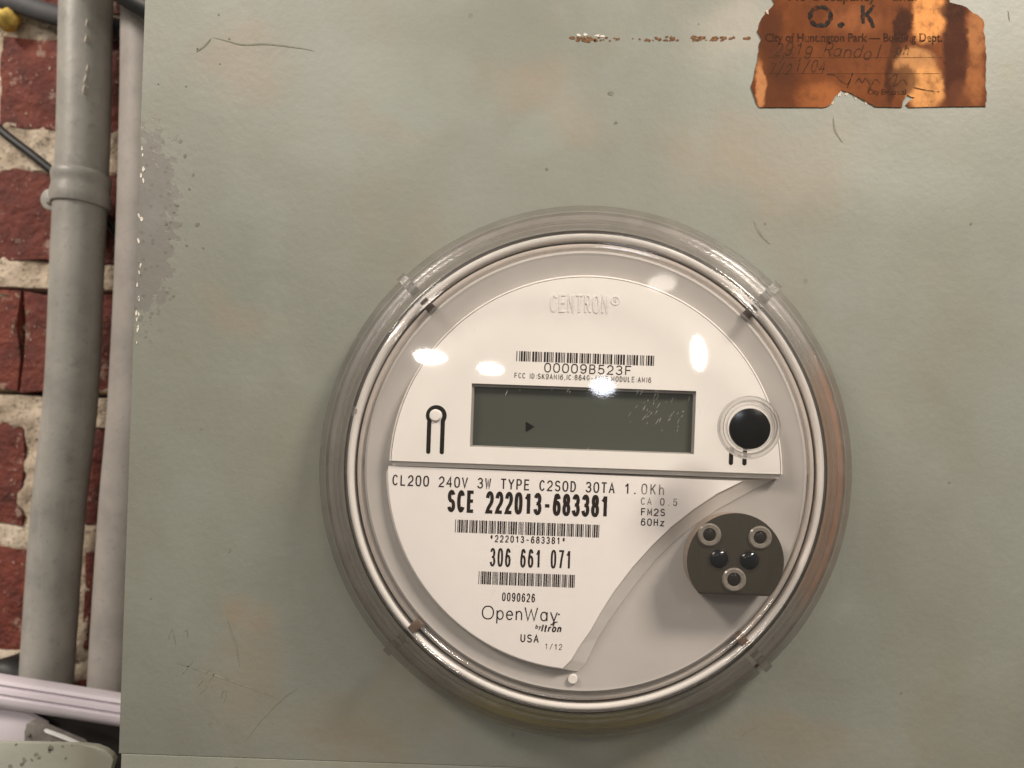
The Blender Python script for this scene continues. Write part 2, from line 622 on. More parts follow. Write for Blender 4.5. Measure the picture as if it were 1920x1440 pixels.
def box_paint(name, base, blobs, org=(0, 0, 0), worn=None, rust=None):
    """Grey-green enclosure paint: chalky mottling, tan stains, rubbed places, painted glare and shade at given spots (x, z, rx, rz, strength, colour, rot)."""
    k = M(name)
    v0 = k.vec('ADD', k.obj(), tuple(org))
    wob = k.vec('SCALE', k.vec('SUBTRACT', k.noise(22, 3, 0.6, v0, color=True), (0.5, 0.5, 0.5)))
    wob.node.inputs['Scale'].default_value = 0.05
    v = k.vec('ADD', v0, wob)
    big = k.noise(9, 4, 0.6, v0)
    c = k.ramp(big, [(0.30, tuple(x * y for x, y in zip(base, (0.86, 0.88, 0.88)))), (0.5, base), (0.70, tuple(x * y for x, y in zip(base, (1.06, 1.10, 1.14))))])
    fine = k.noise(700, 4, 0.7, v0)
    c = k.mix(k.math('MULTIPLY', k.step(fine, 0.35, 0.75), 0.16), c, tuple(x * 0.82 for x in base))
    tan = k.step(k.noise(14, 4, 0.6, k.vec('ADD', v0, (3.1, 0, 1.7))), 0.52, 0.74)
    gr = k.noise(2300, 2, 0.7, v0)
    c = k.mix(k.math('MULTIPLY', k.step(gr, 0.3, 0.7), 0.22), c, tuple(x * 0.6 for x in base))
    c = k.mix(k.math('MULTIPLY', tan, 0.55), c, (base[0] * 1.04, base[1] * 0.88, base[2] * 0.76))
    for (x, z, rx, rz, st, col, rot) in blobs:
        f = k.math('MULTIPLY', k.blob(v, x, z, rx * 1.15, rz * 1.15, 0.8, rot), min(0.8, st * 1.05))
        c = k.mix(f, c, col)
    rgh = 0.5
    hgt = k.math('ADD', k.noise(420, 2, 0.5, v0), k.math('MULTIPLY', k.noise(60, 2, 0.5, v0), 1.5))
    if worn:
        x, z, rx, rz = worn
        reg = k.blob(v0, x, z, rx, rz, 0.75)
        nz = k.noise(260, 5, 0.62, v0)
        f = k.step(k.math('ADD', nz, k.math('MULTIPLY', reg, 0.42)), 0.70, 0.78)
        hgt = k.math('SUBTRACT', hgt, k.math('MULTIPLY', f, 1.6))
        c = k.mix(k.math('MULTIPLY', f, 0.85), c, (0.19, 0.178, 0.165))
        dots = k.voro(330, v0).outputs['Distance']
        f2 = k.math('MULTIPLY', k.math('SUBTRACT', 1.0, k.step(dots, 0.16, 0.26)), k.step(reg, 0.05, 0.5))
        c = k.mix(k.math('MULTIPLY', f2, 0.55), c, (0.125, 0.12, 0.10))
    # sparse dark specks over the whole sheet
    cl = k.noise(26, 5, 0.62, k.vec('ADD', v0, (0.4, 2.0, 5.0)))
    c = k.mix(k.math('MULTIPLY', k.step(cl, 0.48, 0.70), 0.4), c, tuple(x * y for x, y in zip(base, (1.12, 1.16, 1.22))))
    c = k.mix(k.math('MULTIPLY', k.math('SUBTRACT', 1.0, k.step(cl, 0.30, 0.48)), 0.4), c, tuple(x * y for x, y in zip(base, (0.84, 0.80, 0.76))))
    sp = k.voro(95, v0)
    f3 = k.math('MULTIPLY', k.math('SUBTRACT', 1.0, k.step(sp.outputs['Distance'], 0.05, 0.11)), k.step(sp.outputs['Color'], 0.86, 0.9))
    c = k.mix(k.math('MULTIPLY', f3, 0.45), c, (0.14, 0.135, 0.105))
    k.set(Base_Color=c, Roughness=k.math('ADD', 0.42, k.math('MULTIPLY', k.noise(30, 3, 0.6, v0), 0.2)))
    k.b.inputs['Specular IOR Level'].default_value = 0.4
    k.bump(hgt, 0.14, 0.0006)
    return k.m


PAINT = (0.246, 0.254, 0.216)
TAN = (0.292, 0.228, 0.160)
PALE = (0.292, 0.318, 0.282)


def spot(px, py, rx, ry, st, col, rot=0.0):
    x, z = XZ(px, py)
    return (x, z, pxl(rx), pxl(ry), st, col, rad(rot))


SPOTS = [
    spot(1010, 190, 150, 80, 0.5, TAN, 20), spot(1020, 250, 60, 140, 0.35, PALE, 35), spot(800, 160, 160, 110, 0.3, PALE, 0),
    spot(440, 130, 120, 60, 0.35, TAN, 0), spot(450, 590, 110, 60, 0.3, TAN, 10), spot(470, 1130, 60, 45, 0.5, TAN, 0),
    spot(470, 1250, 90, 160, 0.35, TAN, 10), spot(1380, 70, 120, 100, 0.6, (0.36, 0.335, 0.285), 0), spot(1500, 300, 200, 90, 0.45, (0.31, 0.265, 0.205), 0),  # pale spot by the sticker is lamp glare put into the paint
    spot(1700, 330, 160, 80, 0.25, PALE, 0), spot(640, 200, 160, 200, 0.35, PALE, 0), spot(1360, 300, 120, 100, 0.35, TAN, 0),
    spot(720, 230, 90, 40, 0.3, TAN, 30), spot(620, 1380, 140, 80, 0.3, TAN, 0), spot(1500, 1380, 180, 60, 0.35, TAN, 0),
    spot(1270, 260, 60, 60, 0.3, (0.23, 0.22, 0.17), 0), spot(330, 1010, 90, 160, 0.25, PALE, 0), spot(560, 820, 60, 260, 0.25, (0.235, 0.23, 0.18), 0),
    spot(1790, 700, 130, 300, 0.25, (0.205, 0.20, 0.155), 0), spot(1750, 1150, 160, 220, 0.3, (0.20, 0.20, 0.157), 0),  # light falling off to the lower right, darkened into the paint
]
wx, wz = XZ(270, 420)
mat_panel = box_paint('enclosure_paint', PAINT, SPOTS, worn=(wx, wz, pxl(100), pxl(300)))
jb0 = P(110, 1415, -0.03)
mat_jbox = box_paint('junction_box_paint', (0.33, 0.34, 0.29), [], org=jb0)

mat_face = plain('meter_white_plastic', (0.87, 0.84, 0.805), 0.38, var=0.02, scale=120, bump=0.03)
mat_bezel = plain('meter_grey_white_plastic', (0.44, 0.42, 0.40), 0.45, var=0.04, scale=60, bump=0.03)
mat_backing = plain('backing_pale_plastic', (0.70, 0.67, 0.64), 0.45, var=0.03, scale=80)
mat_sheet = plain('nameplate_paper', (0.87, 0.835, 0.815), 0.5, var=0.015, scale=200)
mat_ink = plain('black_print', (0.022, 0.016, 0.014), 0.55, var=0.3, scale=900, spec=0.06)
mat_ink2 = plain('worn_black_print', (0.11, 0.10, 0.09), 0.6, var=0.5, scale=2200, spec=0.06)
mat_scuff = plain('pale_scuff', (0.42, 0.40, 0.36), 0.6)
mat_slot = plain('dark_slot', (0.012, 0.011, 0.010), 0.6, spec=0.06)
mat_black = plain('black_knob_plastic', (0.008, 0.008, 0.008), 0.18, var=0.3, scale=80, bump=0.05)
mat_dark = plain('dark_gap_shade', (0.045, 0.03, 0.022), 0.3)  # dark tone for the shade inside the upper ribs
mat_gap_brown = plain('brown_gap_shade', (0.13, 0.085, 0.06), 0.35)  # browner tone for the shade inside the lower ribs
mat_port = M('dark_brushed_metal')
_st = mat_port.n('ShaderNodeMapping')
mat_port.put(_st.inputs['Vector'], mat_port.obj())
_st.inputs['Scale'].default_value = (4500, 4500, 90)
_f = mat_port.noise(1.0, 3, 0.6, _st.outputs[0])
mat_port.set(Base_Color=mat_port.ramp(_f, [(0.3, (0.105, 0.094, 0.076)), (0.7, (0.128, 0.115, 0.094))]), Metallic=0.75, Roughness=0.33)
mat_port = mat_port.m
mat_portside = plain('worn_port_edge', (0.36, 0.29, 0.235), 0.4, 0.3, var=0.2, scale=500)
mat_lcd = M('lcd_glass')
_v = mat_lcd.obj()
mat_lcd.set(Base_Color=mat_lcd.ramp(mat_lcd.noise(20, 2, 0.5, _v), [(0.3, (0.066, 0.074, 0.060)), (0.7, (0.078, 0.086, 0.071))]), Roughness=0.12)
mat_lcd = mat_lcd.m
mat_lcdframe = plain('lcd_frame_grey', (0.30, 0.29, 0.27), 0.5, var=0.05)
mat_lcdseg = plain('lcd_segment', (0.006, 0.006, 0.005), 0.6, spec=0.06)
mat_window = clear_mat('clear_cover_window', (0.975, 0.97, 0.965), 0.055, 0.0, scratch=0.03)
mat_rim = clear_mat('clear_cover_rim', (0.99, 0.985, 0.98), 0.05, 0.08, scratch=0.1, base_spec=0.05)
mat_skirt = clear_mat('scuffed_clear_skirt', (0.97, 0.965, 0.958), 0.2, 0.22, scratch=3.5, base_spec=0.10, haze=0.09)
mat_rib = clear_mat('clear_rib', (0.98, 0.975, 0.97), 0.05, 0.45, base_spec=0.12, haze=0.06)
mat_clearknob = clear_mat('clear_knob_plastic', (0.97, 0.965, 0.96), 0.03, 0.55, base_spec=0.09)
mat_gap_ring = plain('dark_gap_ring', (0.022, 0.018, 0.014), 0.5, var=0.2, scale=200)  # black for the dark gaps seen through the rim
mat_taupe = plain('taupe_plastic', (0.46, 0.41, 0.37), 0.45, var=0.06, scale=100)
mat_edge = M('olive_edge_shade')  # dark contact line at the skirt's foot, put into colour
_o = mat_edge.obj()
_c = mat_edge.ramp(mat_edge.noise(60, 3, 0.6, _o), [(0.3, (0.055, 0.047, 0.034)), (0.7, (0.10, 0.088, 0.064))])
_c = mat_edge.mix(mat_edge.math('MULTIPLY', mat_edge.blob(_o, -0.006, -0.089, 0.055, 0.02, 0.4), 0.85), _c, (0.36, 0.31, 0.11))
_c = mat_edge.mix(mat_edge.math('MULTIPLY', mat_edge.blob(_o, 0.0, 0.089, 0.055, 0.02, 0.5), 0.7), _c, (0.30, 0.26, 0.19))
mat_edge.set(Base_Color=_c, Roughness=0.6)
mat_edge = mat_edge.m
mat_ring = M('rusty_socket_ring')
_r = mat_ring.noise(45, 4, 0.65)
_o = mat_ring.obj()
_c = mat_ring.ramp(_r, [(0.3, (0.26, 0.24, 0.212)), (0.7, (0.37, 0.345, 0.312))])
_c = mat_ring.mix(mat_ring.math('MULTIPLY', mat_ring.blob(_o, 0.087, -0.004, 0.022, 0.075, 0.5), 0.75), _c, (0.40, 0.17, 0.07))
_c = mat_ring.mix(mat_ring.math('MULTIPLY', mat_ring.blob(_o, -0.008, -0.088, 0.06, 0.02, 0.5), 0.85), _c, (0.42, 0.37, 0.12))
mat_ring.set(Base_Color=_c, Roughness=0.55)
mat_ring = mat_ring.m
mat_conduit = M('grey_conduit_paint')
_v = mat_conduit.obj()
_g = mat_conduit.noise(38, 4, 0.62, _v)
_c = mat_conduit.ramp(_g, [(0.3, (0.30, 0.292, 0.268)), (0.55, (0.40, 0.39, 0.358)), (0.75, (0.47, 0.445, 0.41))])
_c = mat_conduit.mix(mat_conduit.math('MULTIPLY', mat_conduit.step(mat_conduit.noise(160, 5, 0.68, _v), 0.56, 0.70), 0.5), _c, (0.24, 0.225, 0.2))
_m = mat_conduit.n('ShaderNodeMapping')
mat_conduit.put(_m.inputs['Vector'], _v)
_m.inputs['Scale'].default_value = (420, 420, 26)
_c = mat_conduit.mix(mat_conduit.math('MULTIPLY', mat_conduit.step(mat_conduit.noise(1.0, 4, 0.7, _m.outputs[0]), 0.56, 0.70), 0.35), _c, (0.52, 0.50, 0.46))
_c = mat_conduit.mix(mat_conduit.math('MULTIPLY', mat_conduit.step(mat_conduit.noise(500, 3, 0.7, _v), 0.60, 0.70), 0.4), _c, (0.17, 0.16, 0.14))
mat_conduit.set(Base_Color=_c, Roughness=0.42)
mat_conduit.bump(mat_conduit.noise(160, 5, 0.66, _v), 0.22, 0.001)
mat_conduit = mat_conduit.m
mat_conduit2 = M('pinkish_grey_conduit_paint')
_v = mat_conduit2.obj()
_g = mat_conduit2.noise(45, 4, 0.62, _v)
_c = mat_conduit2.ramp(_g, [(0.3, (0.33, 0.305, 0.282)), (0.7, (0.455, 0.42, 0.39))])
_c = mat_conduit2.mix(mat_conduit2.math('MULTIPLY', mat_conduit2.step(mat_conduit2.noise(420, 4, 0.7, _v), 0.58, 0.70), 0.4), _c, (0.20, 0.19, 0.175))
mat_conduit2.set(Base_Color=_c, Roughness=0.55)
mat_conduit2.bump(mat_conduit2.noise(180, 5, 0.66, _v), 0.2, 0.001)
mat_conduit2 = mat_conduit2.m
mat_rubber = plain('black_rubber', (0.016, 0.017, 0.018), 0.5, var=0.3, scale=200, bump=0.1)
mat_slate = plain('slate_cable_sheath', (0.055, 0.056, 0.062), 0.6, var=0.25, scale=150, bump=0.1)
mat_white = plain('white_raceway_plastic', (0.66, 0.605, 0.665), 0.45, var=0.03, scale=100, bump=0.04)
mat_void = plain('shade_black', (0.012, 0.009, 0.008), 0.6)  # black that stands for the shade below the raceway
mat_foam = plain('yellow_foam', (0.62, 0.44, 0.10), 0.7, var=0.3, scale=350, bump=0.5)
mat_putty = plain('grey_metal', (0.20, 0.185, 0.17), 0.7, var=0.2, scale=250, bump=0.3)
mat_glint = plain('glint_white', (0.93, 0.93, 0.92), 0.25, var=0.0)  # white that stands for the glint on the bracket
mat_chip_glint = plain('white_chip_and_glint', (0.62, 0.575, 0.50), 0.6, var=0.1)
mat_speck = plain('dark_speck', (0.17, 0.165, 0.135), 0.7, var=0.3, spec=0.06)
mat_scratch = plain('faint_scratch', (0.20, 0.20, 0.16), 0.6, var=0.2, spec=0.06)
mat_rustmark = plain('rust_mark', (0.16, 0.085, 0.045), 0.8, var=0.6, scale=900, spec=0.06)
mat_stickink = plain('old_brown_ink', (0.045, 0.02, 0.011), 0.7, var=0.4, scale=900, spec=0.06)
mat_pen = plain('faded_pen', (0.060, 0.028, 0.014), 0.7, var=0.4, scale=900, spec=0.06)
mat_stamp = plain('dark_stamp_ink', (0.025, 0.02, 0.018), 0.7, var=0.6, scale=900, spec=0.06)

for _m in (mat_stickink, mat_pen, mat_stamp, mat_ink2):
    _b = _m.node_tree.nodes['Principled BSDF']
    _n = _m.node_tree.nodes.new('ShaderNodeTexNoise')
    _n.inputs['Scale'].default_value = 420 if _m is not mat_ink2 else 260
    _n.inputs['Detail'].default_value = 4
    _r = _m.node_tree.nodes.new('ShaderNodeMapRange')
    _r.inputs['From Min'].default_value = 0.36
    _r.inputs['From Max'].default_value = 0.56
    _r.inputs['To Min'].default_value = 0.15 if _m is not mat_ink2 else 0.5
    _t = _m.node_tree.nodes.new('ShaderNodeTexCoord')
    _m.node_tree.links.new(_t.outputs['Object'], _n.inputs['Vector'])
    _m.node_tree.links.new(_n.outputs['Fac'], _r.inputs['Value'])
    _m.node_tree.links.new(_r.outputs[0], _b.inputs['Alpha'])

# brick and mortar
k = M('red_brick')
_v = k.n('ShaderNodeNewGeometry').outputs['Position']
_rn = k.n('ShaderNodeObjectInfo').outputs['Random']
_g = k.noise(55, 5, 0.65, _v)
_c = k.ramp(_g, [(0.3, (0.075, 0.019, 0.014)), (0.5, (0.19, 0.042, 0.028)), (0.72, (0.29, 0.074, 0.043))])
_c = k.mix(k.math('MULTIPLY', _rn, 0.35), _c, (0.09, 0.027, 0.023))
_w = k.math('MULTIPLY', k.step(k.noise(480, 4, 0.6, _v), 0.62, 0.68), k.step(k.noise(60, 3, 0.6, k.vec('ADD', _v, (5, 1, 2))), 0.42, 0.58))
_c = k.mix(k.math('MULTIPLY', _w, 0.85), _c, (0.62, 0.50, 0.42))
_w2 = k.step(k.noise(70, 6, 0.70, k.vec('ADD', _v, (2, 9, 4))), 0.585, 0.65)
_c = k.mix(k.math('MULTIPLY', _w2, 0.75), _c, (0.42, 0.30, 0.235))
_w3 = k.step(k.noise(90, 5, 0.66, k.vec('ADD', _v, (7, 3, 8))), 0.60, 0.70)
_c = k.mix(k.math('MULTIPLY', _w3, 0.7), _c, (0.035, 0.014, 0.011))
k.set(Base_Color=_c, Roughness=0.75)
k.bump(k.math('ADD', k.noise(240, 5, 0.7, _v), k.math('MULTIPLY', k.noise(60, 3, 0.6, _v), 2.0)), 0.9, 0.0018)
mat_brick = k.m
k = M('crumbly_mortar')
_v = k.obj()
_g = k.noise(420, 5, 0.7, _v)
_b = k.noise(40, 4, 0.6, _v)
_c = k.ramp(_b, [(0.35, (0.46, 0.37, 0.28)), (0.5, (0.72, 0.60, 0.46)), (0.68, (0.82, 0.72, 0.58))])
_c = k.mix(k.math('MULTIPLY', k.step(_g, 0.52, 0.66), 0.75), _c, (0.12, 0.085, 0.055))
_c = k.mix(k.math('MULTIPLY', k.step(k.noise(24, 4, 0.6, k.vec('ADD', _v, (1, 7, 3))), 0.55, 0.66), 0.6), _c, (0.22, 0.18, 0.145))
k.set(Base_Color=_c, Roughness=0.9)
k.bump(k.math('ADD', _g, k.noise(150, 4, 0.6, _v)), 0.9, 0.0016)
mat_mortar = k.m

# sticker paper: browned, with dark upright drip stains
k = M('browned_paper')
_v0 = k.obj()
_s0 = P(1635, 100, 0)


def SP(px, py):
    p = P(px, py, 0) - _s0
    return p.x, p.z


_w = k.vec('SCALE', k.vec('SUBTRACT', k.noise(120, 4, 0.6, _v0, color=True), (0.5, 0.5, 0.5)))
_w.node.inputs['Scale'].default_value = 0.006
_v = k.vec('ADD', _v0, _w)
_c = k.ramp(k.noise(60, 4, 0.6, _v0), [(0.3, (0.105, 0.032, 0.012)), (0.7, (0.185, 0.060, 0.020))])
LIGHT = (0.66, 0.285, 0.09)
TANP = (0.44, 0.21, 0.08)
DK = (0.038, 0.014, 0.008)
for px, py, rx, ry, st, col, soft in [
        (1740, 30, 40, 60, 1.0, LIGHT, 0.35), (1715, 118, 48, 34, 0.95, TANP, 0.4), (1735, 165, 45, 50, 0.9, (0.62, 0.29, 0.10), 0.4),
        (1830, 60, 24, 60, 0.6, (0.45, 0.19, 0.07), 0.5), (1826, 150, 24, 60, 0.7, (0.34, 0.13, 0.045), 0.5),
        (1440, 60, 34, 75, 0.85, (0.075, 0.026, 0.013), 0.6), (1465, 130, 45, 70, 0.85, (0.07, 0.026, 0.014), 0.7), (1445, 190, 90, 45, 0.8, (0.10, 0.034, 0.015), 0.7), (1530, 120, 90, 26, 0.4, (0.12, 0.04, 0.018), 0.8), (1600, 110, 40, 70, 0.35, (0.13, 0.045, 0.02), 0.8),
        (1690, 45, 20, 40, 0.9, DK, 0.4), (1680, 85, 14, 40, 0.7, DK, 0.5), (1668, 150, 14, 60, 0.8, DK, 0.5), (1695, 150, 32, 36, 0.85, (0.12, 0.05, 0.02), 0.4),
        (1790, 100, 27, 140, 0.97, (0.055, 0.018, 0.010), 0.4), (1785, 20, 34, 26, 0.8, DK, 0.5), (1800, 180, 34, 40, 0.6, (0.13, 0.045, 0.02), 0.6),
        (1424, 165, 12, 60, 0.8, (0.50, 0.22, 0.09), 0.5), (1600, 40, 70, 40, 0.4, (0.36, 0.13, 0.05), 0.7), (1540, 185, 60, 40, 0.55, (0.40, 0.14, 0.045), 0.6)]:
    x, z = SP(px, py)
    _c = k.mix(k.math('MULTIPLY', k.blob(_v, x, z, pxl(rx), pxl(ry), soft), st), _c, col)
_c = k.mix(k.math('MULTIPLY', k.step(k.noise(170, 5, 0.65, _v0), 0.46, 0.72), 0.6), _c, (0.085, 0.03, 0.014))
_c = k.mix(k.math('MULTIPLY', k.step(k.noise(900, 3, 0.7, _v0), 0.5, 0.75), 0.25), _c, (0.10, 0.04, 0.02))
k.set(Base_Color=_c, Roughness=0.6)
k.b.inputs['Specular IOR Level'].default_value = 0.04
k.bump(k.noise(120, 4, 0.6, _v0), 0.2, 0.0009)
mat_sticker = k.m
mat_torn = plain('torn_paper_edge', (0.50, 0.42, 0.33), 0.8, var=0.15, scale=600)

# ------------------------------------------------------------------ the brick wall (large structure)
DW = -0.128                     # depth of the brick faces behind the enclosure's sheet
wall = thing('brick_wall', 'old red brick wall with crumbly pale mortar behind the grey conduits', 'wall', P(160, 720, DW))
KW = (D - DW) / FPX


def wz_at(py):
    return XZ(110, py, DW)[1]


courses = [(-170, 14), (72, 243), (320, 490), (550, 735), (797, 986), (1032, 1222), (1275, 1450)]
xl, xr = XZ(-330, 720, DW)[0], XZ(900, 720, DW)[0]
joints = [[-260, 420, 780], [-40, 330, 700], [-190, 560], [31, 420, 800], [67, 380, 740], [-230, 152, 520], [60, 420, 780]]
bm = bmesh.new()
step = 0.0021
x0, x1, z0, z1 = xl - 0.03, xr + 0.03, wz_at(1560), wz_at(-260)
nx, nz = int((x1 - x0) / step), int((z1 - z0) / step)
rows = [(wz_at(b), wz_at(a)) for a, b in courses]
jx = [[XZ(j, 720, DW)[0] for j in js] for js in joints]
grid = []
for i in range(nx + 1):
    col = []
    x = x0 + (x1 - x0) * i / nx
    for j in range(nz + 1):
        z = z0 + (z1 - z0) * j / nz
        n1 = mnoise.fractal(Vector((x * 110, z * 110, 0.3)), 0.8, 2.0, 4)
        n2 = mnoise.noise(Vector((x * 34, z * 34, 5.3)))
        d = DW - 0.0014 + n1 * 0.0022 + n2 * 0.0020
        for ri, (a, b) in enumerate(rows):
            if a - 0.001 < z < b + 0.001:
                e = min(z - a, b - z)
                for q in jx[ri]:
                    e = min(e, abs(x - q) - (0.0055 if ri != 3 else 0.002))
                if e > 0:
                    d -= min(0.007, max(0.0, e - 0.0035 * max(0.0, n2 + n1 * 0.6)) * 1.4)
                elif ri == 3 and e > -0.003:
                    d -= 0.012
        col.append(bm.verts.new((x, -d, z)))
    grid.append(col)
for i in range(nx):
    for j in range(nz):
        bm.faces.new((grid[i][j], grid[i + 1][j], grid[i + 1][j + 1], grid[i][j + 1]))
mort = link_bm('mortar', bm, mat_mortar, wall, smooth=60)
random.seed(11)
for ri, (a, b) in enumerate(rows):
    half = 0.0052 if ri != 3 else 0.0012
    edges = [x0 - 0.05] + jx[ri] + [x1 + 0.05]
    for bi in range(len(edges) - 1):
        L, R = max(edges[bi] + half, x0), min(edges[bi + 1] - half, x1)
        bm = bmesh.new()
        fx = max(4, int((R - L) / 0.016))
        pr = random.uniform(-0.0008, 0.0012)
        g = []
        for i in range(fx + 1):
            c_ = []
            for j in range(4):
                u = L + (R - L) * i / fx
                z = a + (b - a) * j / 3
                edge = (i in (0, fx)) or (j in (0, 3))
                jt = Vector((random.uniform(-.0014, .0014), 0, random.uniform(-.0022, .0022))) if edge else Vector((0, 0, 0))
                dd = DW + pr + random.uniform(-0.0006, 0.0006) - (0.0013 if edge else 0)
                c_.append(bm.verts.new(Vector((u, -dd, z)) + jt))
            g.append(c_)
        back = [[bm.verts.new((v.co.x, -(DW - 0.02), v.co.z)) for v in c_] for c_ in g]
        for i in range(fx):
            for j in range(3):
                bm.faces.new((g[i][j], g[i + 1][j], g[i + 1][j + 1], g[i][j + 1]))
        per = [(i, 0) for i in range(fx + 1)] + [(fx, j) for j in range(1, 4)] + [(i, 3) for i in range(fx - 1, -1, -1)] + [(0, j) for j in range(2, 0, -1)]
        for q in range(len(per)):
            (i, j), (i2, j2) = per[q], per[(q + 1) % len(per)]
            bm.faces.new((g[i][j], back[i][j], back[i2][j2], g[i2][j2]))
        bmesh.ops.delete(bm, geom=[v for v in bm.verts if not v.link_faces], context='VERTS')
        link_bm('brick', bm, mat_brick, wall, smooth=50)

# ------------------------------------------------------------------ the enclosure
xe, ze = XZ(246, 720)[0], XZ(217, 1413)[1]
enc = thing('electrical_enclosure', 'large grey-green painted metal meter box with scuffs, filling most of the view', 'meter box', (0.02, 0, ze - 0.02))
XR, ZT = 0.22, 0.45
bm = bmesh.new()
add_prism(bm, [(xe, ze), (XR, ze), (XR, ZT), (xe, ZT)], -0.012, 0.0, 0.0003, 2)
mp = bpy.data.materials.get('enclosure_paint')
# the sheet's stains, painted glare and shade are laid out about the meter's axis: shift object coordinates by the parent's place
for nd in mp.node_tree.nodes:
    if nd.type == 'VECT_MATH' and nd.operation == 'ADD' and tuple(round(q, 6) for q in nd.inputs[1].default_value) == (0, 0, 0):
        nd.inputs[1].default_value = tuple(enc.location)
        break
cover_sheet = link_bm('cover_sheet', bm, mat_panel, enc, smooth=40)
bm = bmesh.new()
add_prism(bm, [(xe + 0.0015, ze - 0.04), (XR - 0.001, ze - 0.04), (XR - 0.001, ZT - 0.002), (xe + 0.0015, ZT - 0.002)], -0.124, -0.0123, 0.001, 2)
link_bm('box_body', bm, mat_panel, enc, smooth=40)
bm = bmesh.new()
add_prism(bm, [(xe + 0.001, ze - 0.04), (XR, ze - 0.04), (XR, ze - 0.0001), (xe + 0.001, ze - 0.0001)], -0.012, -0.00006, 0.0001, 1)
link_bm('bottom_flange', bm, mat_panel, enc, smooth=40)

rnd = random.Random(3)


def ragged(cx, cz, r, n=7, el=1.0, rot=0.0):
    out = []
    for i in range(n):
        a = 2 * math.pi * i / n
        q = r * rnd.uniform(0.55, 1.2)
        x, z = q * el * math.cos(a), q * math.sin(a)
        out.append((cx + x * math.cos(rot) - z * math.sin(rot), cz + x * math.sin(rot) + z * math.cos(rot)))
    return out


def flat_poly(bm, pts, d):
    bm.faces.new([bm.verts.new((x, -d, z)) for x, z in pts])


# white chips and flakes down the left edge
bm = bmesh.new()
for py in [278, 290, 318, 325, 335, 402, 412, 455, 498, 510, 535, 560, 563, 585, 592, 600, 612, 618, 640]:
    ex = 272 - py * 52 / 1440 + 5
    x, z = XZ(ex + rnd.uniform(-2, 5), py + rnd.uniform(-4, 4))
    add_prism(bm, ragged(x, z, pxl(rnd.uniform(3.5, 6.5)), 8, rnd.uniform(0.25, 0.5), rnd.uniform(-0.2, 0.3)), 0.00002, 0.00014)
o = link_bm('paint_chips', bm, mat_chip_glint, enc)
o['kind'] = 'stuff'
# dark specks and pits
bm = bmesh.new()
specks = [(410, 28, 3), (297, 158, 2.5), (349, 162, 2.5), (412, 120, 2), (355, 355, 3), (430, 73, 3), (370, 92, 3), (325, 555, 4), (273, 632, 3), (338, 265, 5), (347, 293, 4), (362, 328, 4),
          (370, 422, 5), (312, 420, 4), (335, 424, 3), (381, 466, 3), (378, 804, 2.5), (430, 1033, 4), (283, 1123, 3), (394, 1356, 5), (1145, 176, 6), (1155, 230, 5), (1025, 318, 4), (1310, 45, 2),
          (1435, 420, 3), (1820, 420, 4), (1838, 420, 3), (1420, 1345, 5), (1475, 390, 3), (690, 465, 4), (630, 1150, 3), (310, 322, 3), (331, 385, 4), (326, 398, 3), (318, 448, 3), (350, 460, 3),
          (1780, 905, 3), (1690, 1300, 3), (980, 1420, 3), (740, 1420, 2), (1860, 600, 2), (560, 350, 2), (520, 700, 2)]
for px, py, r in specks[:26] + specks[-12:-5]:
    x, z = XZ(px, py)
    r *= 0.8
    flat_poly(bm, ragged(x, z, pxl(r), 8, rnd.uniform(0.7, 1.5), rnd.uniform(0, 3)), 0.00008)
o = link_bm('dark_specks', bm, mat_speck, enc)
o['kind'] = 'stuff'
# scratches
bm = bmesh.new()


def scr(pts, wpx, d=0.00009):
    q = [Vector(XZ(px, py)) for px, py in pts]
    q = spline([(p.x, p.y, 0) for p in q], 6)
    add_strip(bm, [(p.x, p.y) for p in q], pxl(wpx), d, taper=True)


scr([(368, 98), (385, 85), (396, 72)], 3.5)
scr([(398, 70), (430, 78), (455, 84), (500, 83), (560, 90), (590, 96)], 3)
scr([(330, 1242), (370, 1255), (410, 1268), (480, 1293), (520, 1310)], 4)
scr([(425, 1157), (435, 1190), (443, 1215), (449, 1250)], 3.5)
scr([(1414, 415), (1420, 428), (1430, 444), (1444, 458)], 4.5)
scr([(1562, 220), (1566, 245), (1580, 268)], 3, 0.0001)
scr([(340, 1265), (352, 1250), (362, 1240)], 3)
scr([(385, 1265), (395, 1255), (402, 1262), (390, 1280)], 2)
scr([(370, 1290), (380, 1275), (385, 1290), (372, 1302)], 2, 0.0001)
scr([(415, 1310), (418, 1295), (424, 1300), (420, 1318)], 2, 0.0001)
scr([(315, 1200), (322, 1180), (330, 1210)], 2)
scr([(345, 1185), (350, 1180), (352, 1195)], 2, 0.0001)
scr([(460, 1390), (490, 1350), (530, 1310), (560, 1290)], 2)
scr([(1385, 1390), (1400, 1372), (1420, 1362)], 2)
scr([(1890, 20), (1893, 40)], 2)
o = link_bm('scratches', bm, mat_scratch, enc)
o['kind'] = 'stuff'
# the rusty scrape across the top
bm = bmesh.new()
chip = bmesh.new()
for (a, b, dens, wd) in [(1070, 1145, 26, 6), (1145, 1170, 4, 3), (1180, 1200, 2, 3), (1212, 1245, 9, 5), (1248, 1275, 10, 6), (1292, 1330, 10, 6), (1330, 1380, 20, 5), (1392, 1404, 4, 3)]:
    for i in range(dens):
        px = rnd.uniform(a, b)
        py = 73 + rnd.uniform(-wd, wd) * 0.6 + (1 if px < 1150 else 0)
        x, z = XZ(px, py)
        flat_poly(bm, ragged(x, z, pxl(rnd.uniform(1.2, 3.6)), 7, rnd.uniform(1.0, 2.0)), 0.00008 + 0.000004 * (i % 12))
for px, py in [(1085, 66), (1098, 65), (1120, 67), (1130, 68)]:
    x, z = XZ(px, py)
    flat_poly(chip, ragged(x, z, pxl(2.6), 7, 2.2), 0.00012)
o = link_bm('rust_scrape', bm, mat_rustmark, enc)
